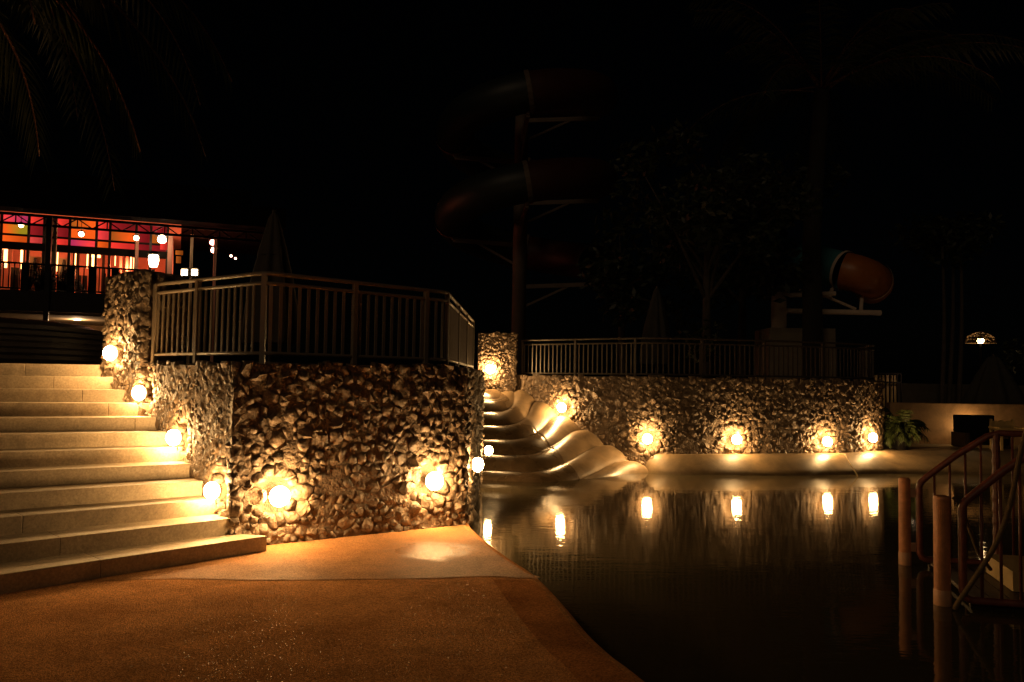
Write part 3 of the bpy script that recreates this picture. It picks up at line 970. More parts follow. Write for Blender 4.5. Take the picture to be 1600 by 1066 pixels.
def pane_m(c, c2):
    k = (c, c2)
    if k not in PM: PM[k] = pane_glow('backlit pane', c, c2, 0.95)
    return PM[k]
for i in range(len(bars) - 1):
    if cols[i] is None: continue
    s0, s1 = fac(bars[i], 370, TT)[0] + 0.04, fac(bars[i + 1], 370, TT)[0] - 0.04
    for j in range(3):
        c = cols[i][j]
        part('pane', slab(s0, s1, TT - 0.01, TT + 0.01, zr[j + 1] + 0.03, zr[j] - 0.03), pane_m(c, alt.get((i, j), tuple(min(1, q * 0.62) for q in c))), rest, fix=True)
s0, s1 = fac(71, 370, TT)[0], fac(86, 370, TT)[0]
part('wall', slab(s0, s1, TT - 0.02, TT + 0.06, zf, zr[0]), M['beige'], rest, fix=True)
# room behind
part('back_wall', slab(-7, S_END, 6.0, 6.15, zf, z_top + 0.49), M['rest_wall'], rest, fix=True)
part('end_wall', slab(S_END, S_END + 0.15, 1.6, 6.1, zf, z_top), M['rest_wall'], rest, fix=True)
zd = zr[4] - 0.12
for px0, px1, hh in ((17, 30, 0.72), (46, 64, 1.0), (90, 110, 1.0), (121, 128, .62), (129, 137, 0.62), (160, 166, 0.7), (176, 190, 0.5)):
    s0, s1 = fac(px0, 420, 3.4)[0], fac(px1, 420, 3.4)[0]
    d = part('door', slab(s0, s1, 3.4, 3.46, zf + 0.01, zf + (zd - zf) * hh), M['brown_dark'] if hh < 1 else M['beige'], rest, fix=True)
    if hh == 1.0:   # A-shaped easel braces in front of the pale screens
        sm = (s0 + s1) / 2
        for sa in (s0, s1): part('brace', beam(F3(sa, 3.36, zf + 0.02), F3(sm, 3.36, zd - 0.05), 0.06), M['brown_dark'], d)
        part('brace', beam(F3(s0 + 0.18, 3.35, zf + 0.9), F3(s1 - 0.18, 3.35, zf + 0.9), 0.05), M['brown_dark'], d)
strip = glow('lit strip', (1.0, 0.40, 0.13), 7.0)
for px0, px1, y0, y1 in ((5, 12, 384, 418), (-3, 5, 384, 389), (135, 138, 395, 419), (143, 157, 396, 402), (143, 147, 402, 420), (203, 206, 402, 420), (208, 213, 403, 420), (31, 36, 384, 420), (88, 91, 392, 424), (116, 119, 394, 430), (179, 181, 398, 415)):
    s0, z0 = fac(px0, y1, 3.2); s1, z1 = fac(px1, y0, 3.2)
    part('light_strip', slab(s0, s1, 3.2, 3.26, z0, z1), strip, rest, fix=True)
for px in (14, 33, 41, 113, 119, 139, 159, 168, 186, 196, 201):
    s0 = fac(px, 420, 4.6)[0]
    part('door_post', slab(s0, s0 + 0.09, 4.6, 4.68, zf + 0.01, zd + 0.5), M['brown_dark'] if px % 2 else M['rest_wall'], rest, fix=True)
for px0, px1, h0, h1 in ((34, 40, .45, .8), (114, 118, .35, .75), (121, 127, .7, .85), (149, 154, .35, .6), (171, 183, .5, .78), (189, 194, .2, .7)):
    s0, s1 = fac(px0, 420, 5.4)[0], fac(px1, 420, 5.4)[0]
    part('wall_panel', slab(s0, s1, 5.4, 5.46, zf + (zd - zf) * h0, zf + (zd - zf) * h1), M['tan_wall'] if px0 % 2 else M['wood_dark'], rest, fix=True)
# unseen red point lights added to light the room, no fixtures
def point(name, p, col, w, r=0.08):
    l = bpy.data.lights.new(name, 'POINT'); l.energy = w; l.color = col; l.shadow_soft_size = r
    o = bpy.data.objects.new(name, l); o.location = p; COL.objects.link(o); return o
for s in (0.6, 3.2, 5.6):
    point('room_fill', F3(s, 4.4, zd - 0.1), (1.0, 0.22, 0.085), 100, 0.15)
# pendant lamps of the pavilion
bulb = glow('warm bulb', (1.0, 0.55, 0.28), 26)
bulb_pink = glow('pink bulb', (1.0, 0.30, 0.22), 16)
def pendant(px, py, t, r, label, mm, ztop=None):
    s, z = fac(px, py, t)
    p = F3(s, t, z)
    root = thing('pendant_lamp', label, 'lamp', p, 'hanging lamps of the pavilion')
    part('bulb', lathe(p, [(0.01, r), (0.6 * r, 0.8 * r), (r, 0), (0.75 * r, -0.7 * r), (0.01, -r)], 14), mm, root, smooth=True)
    part('cord', tube([p + Vector((0, 0, r)), Vector((p.x, p.y, (ztop or z_top) + 0.01))], 0.008, 5), M['black'], root)
    part('shade', lathe(p, [(0.2 * r, 1.5 * r), (1.5 * r, 0.75 * r), (1.55 * r, 0.7 * r)], 14), M['black'], root)
    return root
pendant(33, 352, 0.5, 0.075, 'leftmost hanging lamp before the orange and green pane', bulb)
pendant(127, 366, 0.5, 0.085, 'hanging lamp before the orange pane above the purple pane', bulb)
pendant(213, 372, 0.9, 0.085, 'hanging lamp on the red post', bulb)
pendant(253, 374, 0.9, 0.14, 'brightest hanging lamp near the end of the pavilion', glow('white bulb', (1, .62, .36), 45))
pendant(332, 379, 2.0, 0.10, 'pink lamp hanging under the roof corner', bulb_pink)
pendant(334, 391, 2.0, 0.10, 'lower pink lamp under the roof corner', glow('rosy bulb', (1, .42, .3), 22))
pendant(361, 400, 6.0, 0.05, 'small faint lamp beyond the roof corner', bulb_pink)
pendant(368, 404, 7.0, 0.045, 'smallest faint lamp, farthest beyond the roof corner', bulb_pink)
# side wing beams and post beyond the end of the pavilion
for px in (296, 333):
    s0 = fac(px, 420, 1.5)[0]
    part('side_post', slab(s0, s0 + 0.10, 1.5, 1.6, TZ, z_top), M['rest_wall'] if px == 333 else M['beige'], rest, fix=True)
for px0, px1, y0, y1, c in ((250, 262, 378, 390, RED), (274, 286, 392, 398, OLV), (275, 283, 401, 411, BRN)):
    s0, z0 = fac(px0, y1, 1.9); s1, z1 = fac(px1, y0, 1.9)
    part('pane', slab(s0, s1, 1.9, 1.92, z0, z1), pane_m(c, tuple(q * .5 for q in c)), rest, fix=True)
# lower storey: rear wall under the slab and a downlight in the soffit
sa = fac(-40, 520, 5)[0]
part('lower_wall', slab(sa, S_END + 0.4, 6.0, 6.2, TZ, zs - 0.062), M['tan_wall'], rest, fix=True)
s, z = fac(123, 496, 3.0)
dl = part('downlight', lathe(F3(s, 2.6, zs - 0.085), [(0.005, 0), (0.10, 0.0), (0.10, 0.022), (0.005, 0.022)], 16), glow('downlight glow', (1, .66, .34), 20), rest)
point('downlight_light', F3(s, 2.6, zs - 0.2), (1.0, 0.6, 0.3), 60, 0.1)
# balustrade of the pavilion
bs0, bs1 = -4.0, fac(236, 430, 0)[0]
p0, p1 = F3(bs0, 0.08, 0), F3(bs1, 0.08, 0)
zt = fac(0, 409, 0)[1] - zf
br = railing('railing', 'black balustrade along the front of the red lit pavilion', [(p0.x, p0.y), (p1.x, p1.y)], zf + 0.003, zt, None, 0.06, 0.145,
             [0.02] + [fac(x, 430, 0)[0] - bs0 for x in (39, 75, 111, 145, 180)], M['black'], 0.06, 0.03, 0.03, 0.20)
# big lantern on a post behind the gate pillar, with leaves at its foot
lp = at(240, 407, 14.5)
lan = thing('post_lantern', 'bright lantern on a thin post rising behind the gate pillar', 'lantern', (lp.x, lp.y, TZ))
part('post', tube([(lp.x, lp.y, TZ), (lp.x, lp.y, lp.z - 0.16)], 0.03, 8), M['black'], lan)
part('glass', lathe(lp, [(0.01, -0.12), (0.06, -0.11), (0.085, 0.0), (0.075, 0.09), (0.01, 0.10)], 12), glow('lantern glow', (1, .68, .36), 45), lan, smooth=True)
part('cap', lathe(lp, [(0.10, 0.105), (0.06, 0.15), (0.01, 0.17)], 12), M['black'], lan)
for px, lab in ((288, 'left one of the two white floodlights behind the railing'), (304, 'right one of the two white floodlights behind the railing')):
    q = at(px, 425, 19.0)
    fl = thing('floodlight', lab, 'floodlight', (q.x, q.y, TZ), 'floodlights behind the near railing')
    part('pole', tube([(q.x, q.y, TZ), (q.x, q.y, q.z - 0.10)], 0.025, 8), M['black'], fl)
    part('housing', box((q.x, q.y + 0.06, q.z - 0.10), 0.18, 0.08, 0.20), M['black'], fl)
    part('lens', bevel_box((q.x, q.y, q.z - 0.08), 0.135, 0.03, 0.14, 0, 0.012), glow('floodlight glow', (1, .70, .40), 22), fl)

# dark rounded counter on the landing
c_r = at(143, 530, 15.6)
cc = thing('round_counter', 'large dark rounded slatted counter on the landing above the steps', 'counter', (c_r.x - 2.6, 14.4, TZ))
def counter_profile():
    return [(0.0, 0.0), (2.42, 0.0), (2.50, 0.10), (2.58, 0.36), (2.60, 0.46), (2.52, 0.66), (2.32, 0.80), (2.10, 0.845), (0.0, 0.85)]
part('body', lathe((c_r.x - 2.6, 15.6, TZ), counter_profile(), 64), M['brown_dark'], cc, smooth=True)
for k in range(6):
    r = [2.53, 2.575, 2.60, 2.615, 2.595, 2.55][k]; z = 0.12 + 0.105 * k
    part('slat', lathe((c_r.x - 2.6, 15.6, TZ), [(r - 0.03, z), (r + 0.012, z + 0.008), (r + 0.012, z + 0.075), (r - 0.03, z + 0.085)], 64), M['brown_dark'], cc)

# ================================================================== UMBRELLAS
def umbrella(label, x, y, z0, h, w, m, seed):
    root = thing('closed_umbrella', label, 'umbrella', (x, y, z0), 'closed umbrellas on the terraces')
    c = (x, y, z0)
    part('pole', tube([(x, y, z0), (x, y, z0 + h + 0.04)], 0.025, 8), M['tower'], root)
    part('base', lathe(c, [(0.0, 0.09), (0.20, 0.08), (0.26, 0.0)], 20), M['concrete'], root)
    part('folded_canopy', lathe(c, [(w * 0.50, h * 0.16), (w * 0.52, h * 0.22), (w * 0.47, h * 0.40), (w * 0.38, h * 0.58), (w * 0.26, h * 0.74)], 48, 8, 0.16, seed), m, root, smooth=True)
    part('top_flap', lathe(c, [(w * 0.29, h * 0.72), (w * 0.275, h * 0.745), (w * 0.20, h * 0.84), (w * 0.10, h * 0.965), (w * 0.06, h * 0.99), (0.0, h)], 48, 8, 0.13, seed), m, root, smooth=True)
    return root
q = at(428, 333, 11.2)
umbrella('tall closed pale umbrella behind the corner of the nearer railing', q.x, q.y, TZ, q.z - TZ, 0.66, M['umbrella'], 0.3)
q = at(1026, 450, 21.5)
umbrella('closed dark umbrella behind the far railing beside the leafy tree', q.x, q.y, TZ, q.z - TZ, 0.72, M['umbrella_dark'], 1.1)
q = at(1552, 556, 23.2)
umbrella('wide closed grey umbrella in front of the woven dome lamp', q.x, q.y, 0.186, q.z - 0.186, 1.6, M['umbrella_dark'], 2.0)

# ================================================================== WATER SLIDE TOWER
tw = at(812, 400, 32)
tower = thing('slide_tower', 'tall spiral tube slide winding round a central pole in the dark', 'slide tower', (tw.x, tw.y, TZ))
part('pole', tube([(tw.x, tw.y, TZ), (tw.x, tw.y, 9.0), (tw.x, tw.y, 13.6)], [0.28, 0.27, 0.25], 20), M['arm_steel'], tower, smooth=True)
HC = Vector((at(822, 300, 32).x, tw.y)); HR, TR = 2.8, 0.72
def helix(th):     # th = 0 at the right end, front at -90 degrees; descends right -> front -> left
    z = 12.75 - 3.25 * th / (2 * math.pi)
    return Vector((HC.x + HR * math.cos(-th), HC.y + HR * math.sin(-th), z))
seg = math.pi / 2
rngs = [(-0.6 * seg, 'tube_green'), ]
th = -seg
k = 0
order = ['tube_red', 'tube_red', 'tube_green', 'tube_green']
while th < 4 * math.pi - 0.1:
    a, b = th, th + seg
    mid = ((a + b) / 2) % (2 * math.pi)
    mm = M['tube_red'] if math.cos(mid) > 0.0 else M['tube_green']
    sg = part('tube_segment', tube([helix(a + (b - a) * i / 14) for i in range(15)], TR, 20, cap=False), mm, tower, smooth=True)
    p, q = helix(b - 0.03), helix(b + 0.03)
    part('flange', tube([p, q], TR * 1.07, 20, cap=False), M['arm_steel'], sg)
    # support arm from the pole and a brace below it
    e = helix(b); e = Vector((e.x, e.y, e.z - TR * 1.15))
    part('support_arm', beam((tw.x, tw.y, e.z - 0.15), e, 0.13, 0.16), M['arm_steel'], tower)
    part('support_arm', beam((tw.x, tw.y, e.z - 1.0), Vector((tw.x, tw.y, e.z)).lerp(e, 0.7), 0.07, 0.09), M['arm_steel'], tower)
    part('saddle', tube([e, Vector((e.x, e.y, e.z + 0.22))], 0.07, 8), M['arm_steel'], tower)
    th += seg; k += 1

# lower end of another tube on the right with its white column
q = at(1217, 520, 26)
ts = thing('tube_slide', 'bend of a blue and orange tube slide on white steel supports behind the palm', 'water slide', (q.x, q.y, TZ))
colt = at(1217, 448, 26)
part('column', tube([(q.x, q.y, TZ), (q.x, q.y, colt.z)], 0.235, 20), M['white_steel'], ts, smooth=True)
pa_ = [at(1215, 392, 29.0), at(1250, 402, 28.0), at(1285, 414, 27.2), at(1318, 423, 26.6)]
pb_ = [at(1318, 423, 26.6), at(1335, 427, 26.45), at(1350, 432, 26.5), at(1360, 437, 26.9), at(1366, 442, 27.6), at(1362, 448, 28.6)]
s1_ = part('tube_segment', tube(catmull(pa_, 6), 0.60, 24, cap=False), M['tube_blue'], ts, smooth=True)
s2_ = part('tube_segment', tube(catmull(pb_, 6), 0.60, 24, cap=False), M['tube_orange'], ts, smooth=True)
def ring(p, q, r, parent, m):
    part('flange', tube([p, q], r, 24, cap=False), m, parent)
ring(pa_[-1] - (pa_[-1] - pa_[-2]).normalized() * 0.05, pa_[-1] + (pa_[-1] - pa_[-2]).normalized() * 0.05, 0.65, s2_, M['white_steel'])
cp_ = catmull(pb_, 6); i = len(cp_) - 12
ring(cp_[i], cp_[i + 1], 0.65, s2_, M['white_steel'])
for a, b, w in ((at(1222, 462, 26), at(1305, 459, 26.1), 0.16), (at(1222, 486, 26), at(1376, 489, 26.3), 0.17), (at(1222, 447, 26), at(1300, 466, 26.2), 0.09),
                (at(1290, 463, 26.15), at(1337, 483, 26.2), 0.09), (at(1297, 462, 26), at(1300, 452, 26.4), 0.12), (at(1345, 487, 26.3), at(1347, 462, 26.7), 0.12)):
    part('support_arm', tube([a, b], w / 2, 10), M['white_steel'], ts)
a, b = at(1206, 545, 25.2), at(1310, 545, 25.2)
ztp = at(1250, 512, 25.2).z
tag(part('concrete_plinth', bevel_box(((a.x + b.x) / 2, 26.2, TZ), b.x - a.x, 1.6, ztp - TZ, 0, 0.02), M['concrete']),
    'plain concrete plinth below the white column of the tube slide', 'plinth')

# ================================================================== PALMS AND TREES
def frond_geo(rng, base, az, el, L, droop, nleaf=34, lw=0.035, ll=0.55):
    pts = []
    p = Vector(base); d = Vector((math.cos(az) * math.cos(el), math.sin(az) * math.cos(el), math.sin(el)))
    n = 16; st = L / n
    for i in range(n + 1):
        pts.append(p.copy()); p = p + d * st
        d = (d + Vector((0, 0, -droop * (0.35 + i / n)))).normalized()
    rib = tube(pts, [0.030 * (1 - 0.85 * i / n) + 0.003 for i in range(n + 1)], 5)
    V, F = [], []
    for k in range(nleaf):
        t = 0.16 + 0.83 * k / nleaf
        f = t * n; i = min(int(f), n - 1)
        q = pts[i].lerp(pts[i + 1], f - i); tang = (pts[i + 1] - pts[i]).normalized()
        side = tang.cross(Vector((0, 0, 1)))
        if side.length < 0.05: side = Vector((1, 0, 0))
        side.normalize()
        lfl = ll * (0.45 + 0.9 * math.sin(math.pi * (0.12 + 0.83 * t))) * rng.uniform(.8, 1.15)
        for sg in (-1, 1):
            dr = (side * sg * 0.75 + tang * 0.65 + Vector((0, 0, rng.uniform(-.55, -.15)))).normalized()
            wv = tang * lw
            m1 = q + dr * lfl * 0.45; e = q + dr * lfl + Vector((0, 0, -0.22 * lfl))
            b0 = len(V)
            V += [tuple(q - wv * .4), tuple(q + wv * .4), tuple(m1 + wv), tuple(m1 - wv), tuple(e)]
            F += [(b0, b0 + 1, b0 + 2, b0 + 3), (b0 + 3, b0 + 2, b0 + 4)]
    return rib, (V, F)

def palm(label, base, crown, r0, fronds, seed, bark, ll=0.55, nleaf=34):
    rng = random.Random(seed)
    root = thing('palm_tree', label, 'palm', base)
    b, c = Vector(base), Vector(crown)
    mid = b.lerp(c, 0.5) + Vector((rng.uniform(-.2, .2), rng.uniform(-.2, .2), 0))
    tp_ = catmull([b, b.lerp(mid, .5), mid, mid.lerp(c, .5), c], 6)
    rad = [r0 * (1.15 - 0.35 * i / len(tp_)) * (1.0 + 0.05 * (i % 2)) for i in range(len(tp_))]
    part('trunk', tube(tp_, rad, 14), bark, root, smooth=True)
    for az, el, L, dr in fronds:
        rib, lv = frond_geo(rng, c + Vector((0, 0, rng.uniform(-.15, .2))), az, el, L, dr, nleaf, ll=ll)
        f = part('frond', lv, M['frond'], root)
        part('rib', rib, M['rachis'], f, smooth=True)
    return root
R_ = math.radians
rng = random.Random(5)
fr1 = []
for k in range(17):
    fr1.append((R_(k * 21.2 + rng.uniform(-6, 6)), R_(rng.uniform(5, 62)), rng.uniform(4.2, 5.6), rng.uniform(0.085, 0.13)))
for az in (-25, -8, 10): fr1.append((R_(az), R_(rng.uniform(20, 34)), 6.2, 0.085))
pb = at(1270, 560, 24.5); pc = at(1284, 142, 24.5)
palm('tall palm standing before the tube slide with long arching fronds', (pb.x, pb.y, TZ), tuple(pc), 0.26, fr1, 21, M['dark_bark'], 0.75, 38)
# palm whose fronds hang into the upper left corner, trunk outside the frame
rng = random.Random(8)
fr2 = []
for k in range(22):
    fr2.append((R_(k * 16.4 + rng.uniform(-5, 5)), R_(rng.uniform(-25, 45)), rng.uniform(3.0, 4.4), rng.uniform(0.14, 0.24)))
palm('overhanging palm whose drooping fronds hang into the dark above the pavilion', (-11.5, 9.9, TZ), (-7.7, 9.6, 7.2), 0.22, fr2, 31, M['bark'], 0.6, 36)
rng = random.Random(18)
fr3 = []
for k in range(18):
    fr3.append((R_(k * 20 + rng.uniform(-5, 5)), R_(rng.uniform(-35, 40)), rng.uniform(4.0, 5.6), rng.uniform(0.10, 0.18)))
palm('second overhanging palm with ragged drooping fronds nearer the slide tower', (-12.5, 12.5, TZ), (-8.3, 12.2, 8.6), 0.2, fr3, 33, M['bark'], 0.6, 32)

def leaf_cloud(rng, clumps, n, size):
    V, F = [], []
    for k in range(n):
        c, r = rng.choice(clumps)
        while True:
            d = Vector((rng.uniform(-1, 1), rng.uniform(-1, 1), rng.uniform(-1, 1)))
            if 0.2 < d.length < 1: break
        p = Vector(c) + Vector((d.x * r, d.y * r, d.z * r * .8))
        a = Vector((rng.gauss(0, 1), rng.gauss(0, 1), rng.gauss(0, .6))).normalized()
        b = a.cross(Vector((rng.gauss(0, 1), rng.gauss(0, 1), rng.gauss(0, 1)))).normalized()
        s = size * rng.uniform(.6, 1.3)
        i = len(V)
        V += [tuple(p - a * s), tuple(p + b * s * .42), tuple(p + a * s), tuple(p - b * s * .42)]
        F.append((i, i + 1, i + 2, i + 3))
    return V, F

def tree(name, label, base, h, spread, n, leaf, seed, lm='leaf', cat='tree', r0=0.16, lo=0.3):
    rng = random.Random(seed)
    root = thing(name, label, cat, base)
    b = Vector(base)
    top = b + Vector((0, 0, h * 0.75))
    gs = [tube(catmull([b, b + Vector((rng.uniform(-.1, .1), 0, h * .35)), top], 5), [r0 * (1 - 0.7 * i / 10) for i in range(11)], 9)]
    clumps = []
    for k in range(9):
        a = k * 2.4 + rng.uniform(-.4, .4)
        st = b + Vector((0, 0, h * rng.uniform(lo, .6)))
        e = b + Vector((math.cos(a) * spread * rng.uniform(.35, .95), math.sin(a) * spread * rng.uniform(.35, .95), h * rng.uniform(lo + .1, .95)))
        gs.append(tube([st, st.lerp(e, .5) + Vector((0, 0, .12 * h * .3)), e], [r0 * .4, r0 * .25, r0 * .06], 6))
        clumps.append((e, spread * rng.uniform(.28, .46)))
        clumps.append((st.lerp(e, .6), spread * rng.uniform(.2, .36)))
    clumps.append((top, spread * .5))
    part('trunk', merge(*gs), M['bark'], root, smooth=True)
    c = part('crown', leaf_cloud(rng, clumps, n, leaf), M[lm], root)
    return root
q = at(1105, 560, 22.6)
tree('broadleaf_tree', 'leafy tree behind the far railing with a few lit leaves', (q.x, q.y, TZ), 6.2, 2.4, 3400, 0.13, 41)
q = at(1180, 560, 25.0)
tree('broadleaf_tree', 'taller dark tree behind the leafy tree, left of the white column', (q.x, q.y + 1.5, TZ), 8.0, 2.8, 3000, 0.16, 42)
q = at(975, 560, 28.0)
tree('broadleaf_tree', 'dark bushy tree between the slide tower and the leafy tree', (q.x, q.y, TZ), 5.2, 2.2, 2200, 0.16, 43)
q = at(1100, 560, 20.2)
tree('shrub', 'low shrub with yellowish lit leaves leaning on the far railing', (q.x, q.y, TZ), 1.75, 0.55, 520, 0.085, 44, 'leaf_lit', 'shrub', 0.03, 0.2)
for i, (px, d, lab) in enumerate(((1470, 30, 'leftmost thin bare trunk in the dark beyond the plaza'), (1480, 31, 'thin slanting trunk, middle one of three beyond the plaza'), (1496, 30.5, 'rightmost of three thin bare trunks beyond the plaza'))):
    a = at(px, 640, d); b = at(px + (2, 9, 5)[i], 380, d)
    t = thing('bare_tree', lab, 'tree', (a.x, a.y, 0.19), 'thin bare trunks beyond the plaza')
    part('trunk', tube(catmull([(a.x, a.y, 0.19), a.lerp(b, .5) + Vector((.1, 0, 0)), b], 5), [0.10 - 0.006 * k for k in range(11)], 8), M['bark'], t, smooth=True)
    rg = random.Random(60 + i)
    part('crown', leaf_cloud(rg, [(b, 1.2), (b + Vector((.6, 0, .5)), .9), (b + Vector((-.7, .3, .3)), 1.0)], 500, 0.16), M['leaf'], t)
q = at(1600, 560, 25.5)
tree('broadleaf_tree', 'leafy tree right of the woven dome lamp at the edge of the view', (q.x + 0.6, q.y, 0.19), 4.0, 1.2, 1400, 0.11, 47, 'leaf', 'tree', 0.07, 0.35)

# potted plants
def potted(label, x, y, z, h, r, m, seed, pot_h=0.42, n=46, L=0.9, cat='plant'):
    rg = random.Random(seed)
    root = thing('potted_plant', label, cat, (x, y, z))
    part('pot', lathe((x, y, z), [(0.0, 0.0), (r * .75, 0.0), (r, pot_h), (r * .92, pot_h), (r * .85, pot_h - .05), (0, pot_h - .05)], 20), M['black'], root, smooth=False)
    V, F = [], []
    for k in range(n):
        az = rg.uniform(0, 2 * math.pi); el = rg.uniform(.25, 1.35); l = L * rg.uniform(.6, 1.1)
        rib, lv = frond_geo(rg, (x, y, z + pot_h - .05), az, el, l, rg.uniform(.10, .2), 12, 0.02, 0.20)
        o = len(V)
        for gg in (rib, lv):
            o = len(V); V += gg[0]; F += [tuple(i + o for i in f) for f in gg[1]]
    part('foliage', (V, F), m, root)
    return root
q = on_z(1405, 702, 0.19)
potted('bushy green plant in a dark pot at the end of the curved wall', q.x, q.y, 0.19, 1, 0.26, M['leaf_lit'], 51, 0.40, 40, 0.78)
q = at(238, 440, 13.8)
potted('leafy plant in a pot below the bright lantern behind the gate pillar', q.x, q.y, TZ, 1, 0.2, M['leaf_lit'], 52, 1.0, 16, 0.55)
for i, (px, lab) in enumerate(((64, 'leafy plant on the pavilion edge left of the dark post'), (100, 'leafy plant on the pavilion edge right of the dark post'))):
    s = fac(px, 440, 0.4)[0]; p = F3(s, 0.42, zf)
    potted(lab, p.x, p.y, zf + 0.003, 1, 0.2, M['leaf'], 53 + i, 0.35, 15, 0.75)
# small tuft at the foot of the front wall
q = on_z(388, 835, 0.0)
tuft = thing('weed_tuft', 'small green weed growing at the wall foot beside the bottom step', 'weed', (q.x, q.y + 0.05, 0.15))
rg = random.Random(3)
V, F = [], []
for k in range(14):
    rib, lv = frond_geo(rg, (q.x + rg.uniform(-.02, .02), q.y + 0.05, 0.15), rg.uniform(3.2, 6.2), rg.uniform(.2, 1.3), rg.uniform(.10, .18), .12, 6, 0.008, 0.05)
    for gg in (rib, lv):
        o = len(V); V += gg[0]; F += [tuple(i + o for i in f) for f in gg[1]]
part('leaves', (V, F), M['leaf_lit'], tuft)

# ================================================================== RIGHT SIDE: plaza wall, furniture, dome lamp
a, b = at(1398, 690, 21.6), at(1512, 690, 21.4)
pw_top = at(1450, 630, 21.5).z
tag(part('low_wall', merge(bevel_box((14.4, 21.7, 0.18), 9.2, 0.25, pw_top - 0.18, 0, 0.015)), M['tan_wall']),
    'low tan plaster wall at the back of the plaza, lit from behind the sofa', 'low wall')
q = at(1513, 648, 21.25)
wl_ = thing('uplight', 'small hidden lamp glowing on the tan wall behind the black sofa', 'lamp', (q.x + 0.1, 21.35, 0.186))
part('base', lathe((q.x + 0.1, 21.35, 0.186), [(0, 0), (0.08, 0), (0.08, 0.4), (0, 0.4)], 12), M['black'], wl_)
part('bulb', lathe((q.x + 0.1, 21.35, 0.62), [(0.0, -0.05), (0.05, -0.03), (0.06, 0.02), (0.03, 0.05), (0, 0.06)], 12), glow('uplight glow', (1, .62, .26), 130), wl_, smooth=True)
# black sofa
s0, s1 = on_z(1486, 694, 0.19), on_z(1532, 690, 0.19)
sx, sy = s0.x - 0.25, 20.5
sofa = thing('sofa', 'black outdoor sofa with a pale front edge facing the pool', 'sofa', (sx + 0.55, sy + 0.3, 0.186))
part('seat', bevel_box((sx + 0.50, sy + 0.05, 0.26), 0.95, 0.62, 0.16, 0, 0.02), M['black'], sofa)
part('front_edge', bevel_box((sx + 0.42, sy - 0.285, 0.20), 0.62, 0.03, 0.065, 0, 0.008), M['cream'], sofa)
part('backrest', bevel_box((sx + 0.50, sy + 0.42, 0.30), 0.98, 0.14, 0.67, 0, 0.03), M['black'], sofa)
for dx in (-0.02, 1.02):
    part('armrest', bevel_box((sx + dx, sy + 0.08, 0.19), 0.10, 0.72, 0.36, 0, 0.03), M['wood_dark'], sofa)
# carved pale chair
q = on_z(1552, 700, 0.19); qx, qy = q.x - 0.02, q.y - 0.6
chair = thing('carved_chair', 'pale carved wooden chair with a scalloped back beside the black sofa', 'chair', (qx, qy, 0.186))
z = 0.19
part('seat', bevel_box((qx, qy - 0.02, z + 0.34), 0.56, 0.48, 0.05, 0, 0.012), M['wood_dark'], chair)
for dx in (-0.26, 0.26):
    for dy in (-0.22, 0.20):
        part('leg', beam((qx + dx, qy + dy, z), (qx + dx, qy + dy, z + (0.34 if dy < 0 else 0.72)), 0.05), M['cream'], chair)
V = []; pf = []
n = 24
for k in range(n + 1):
    x = -0.25 + 0.5 * k / n
    V.append((x, 0.62 + 0.045 * abs(math.sin(3 * math.pi * k / n)) + 0.03 * math.sin(math.pi * k / n)))
poly = [(-0.25, 0.45)] + V + [(0.25, 0.45)]
m_ = len(poly)
VV = [(qx + p[0], qy + 0.19, z + p[1]) for p in poly] + [(qx + p[0], qy + 0.225, z + p[1]) for p in poly]
FF = [tuple(range(m_)), tuple(range(2 * m_ - 1, m_ - 1, -1))] + [(i, (i + 1) % m_, m_ + (i + 1) % m_, m_ + i) for i in range(m_)]
part('backrest', (VV, FF), M['cream'], chair, fix=True)
for dx in (-0.3, 0.3):
    part('armrest', beam((qx + dx, qy - 0.24, z + 0.52), (qx + dx, qy + 0.2, z + 0.52), 0.05, 0.04), M['cream'], chair)
# pale block step beside the potted plant
q = on_z(1414, 696, 0.19)
tag(part('step_block', bevel_box((q.x + 0.05, q.y + 0.4, 0.186), 0.48, 0.4, 0.17, 0, 0.012), M['cream']), 'pale low step block behind the potted plant against the tan wall', 'step')
# woven dome lamp on a post
q = at(1532, 533, 24.6)
dome = thing('dome_lamp', 'glowing lamp under a woven openwork dome on a post', 'lamp', (q.x, q.y, 0.186))
part('post', tube([(q.x, q.y, 0.186), (q.x, q.y, q.z - 0.06)], 0.035, 8), M['black'], dome)
part('bulb', lathe(q, [(0.0, -0.09), (0.08, -0.05), (0.10, 0.02), (0.06, 0.08), (0, 0.10)], 16), glow('dome bulb glow', (1, .62, .28), 26), dome, smooth=True)
rg = random.Random(9)
dg = []
DR = 0.41
for k in range(26):
    a0 = rg.uniform(0, 2 * math.pi); tw_ = rg.uniform(-1.6, 1.6)
    dg.append(tube([(q.x + DR * math.sin(t) * math.cos(a0 + tw_ * t), q.y + DR * math.sin(t) * math.sin(a0 + tw_ * t), q.z - 0.05 + 0.32 * math.cos(t)) for t in [i * 1.62 / 8 for i in range(9)]], 0.014, 4))
for zz in (0.0, 0.12, 0.22):
    t = math.acos(min(1, zz / 0.32)) if zz else math.pi / 2
    dg.append(tube([(q.x + DR * math.sin(t) * math.cos(i * math.pi / 10), q.y + DR * math.sin(t) * math.sin(i * math.pi / 10), q.z - 0.05 + zz) for i in range(21)], 0.016, 4))
part('woven_shade', merge(*dg), M['rope'], dome)
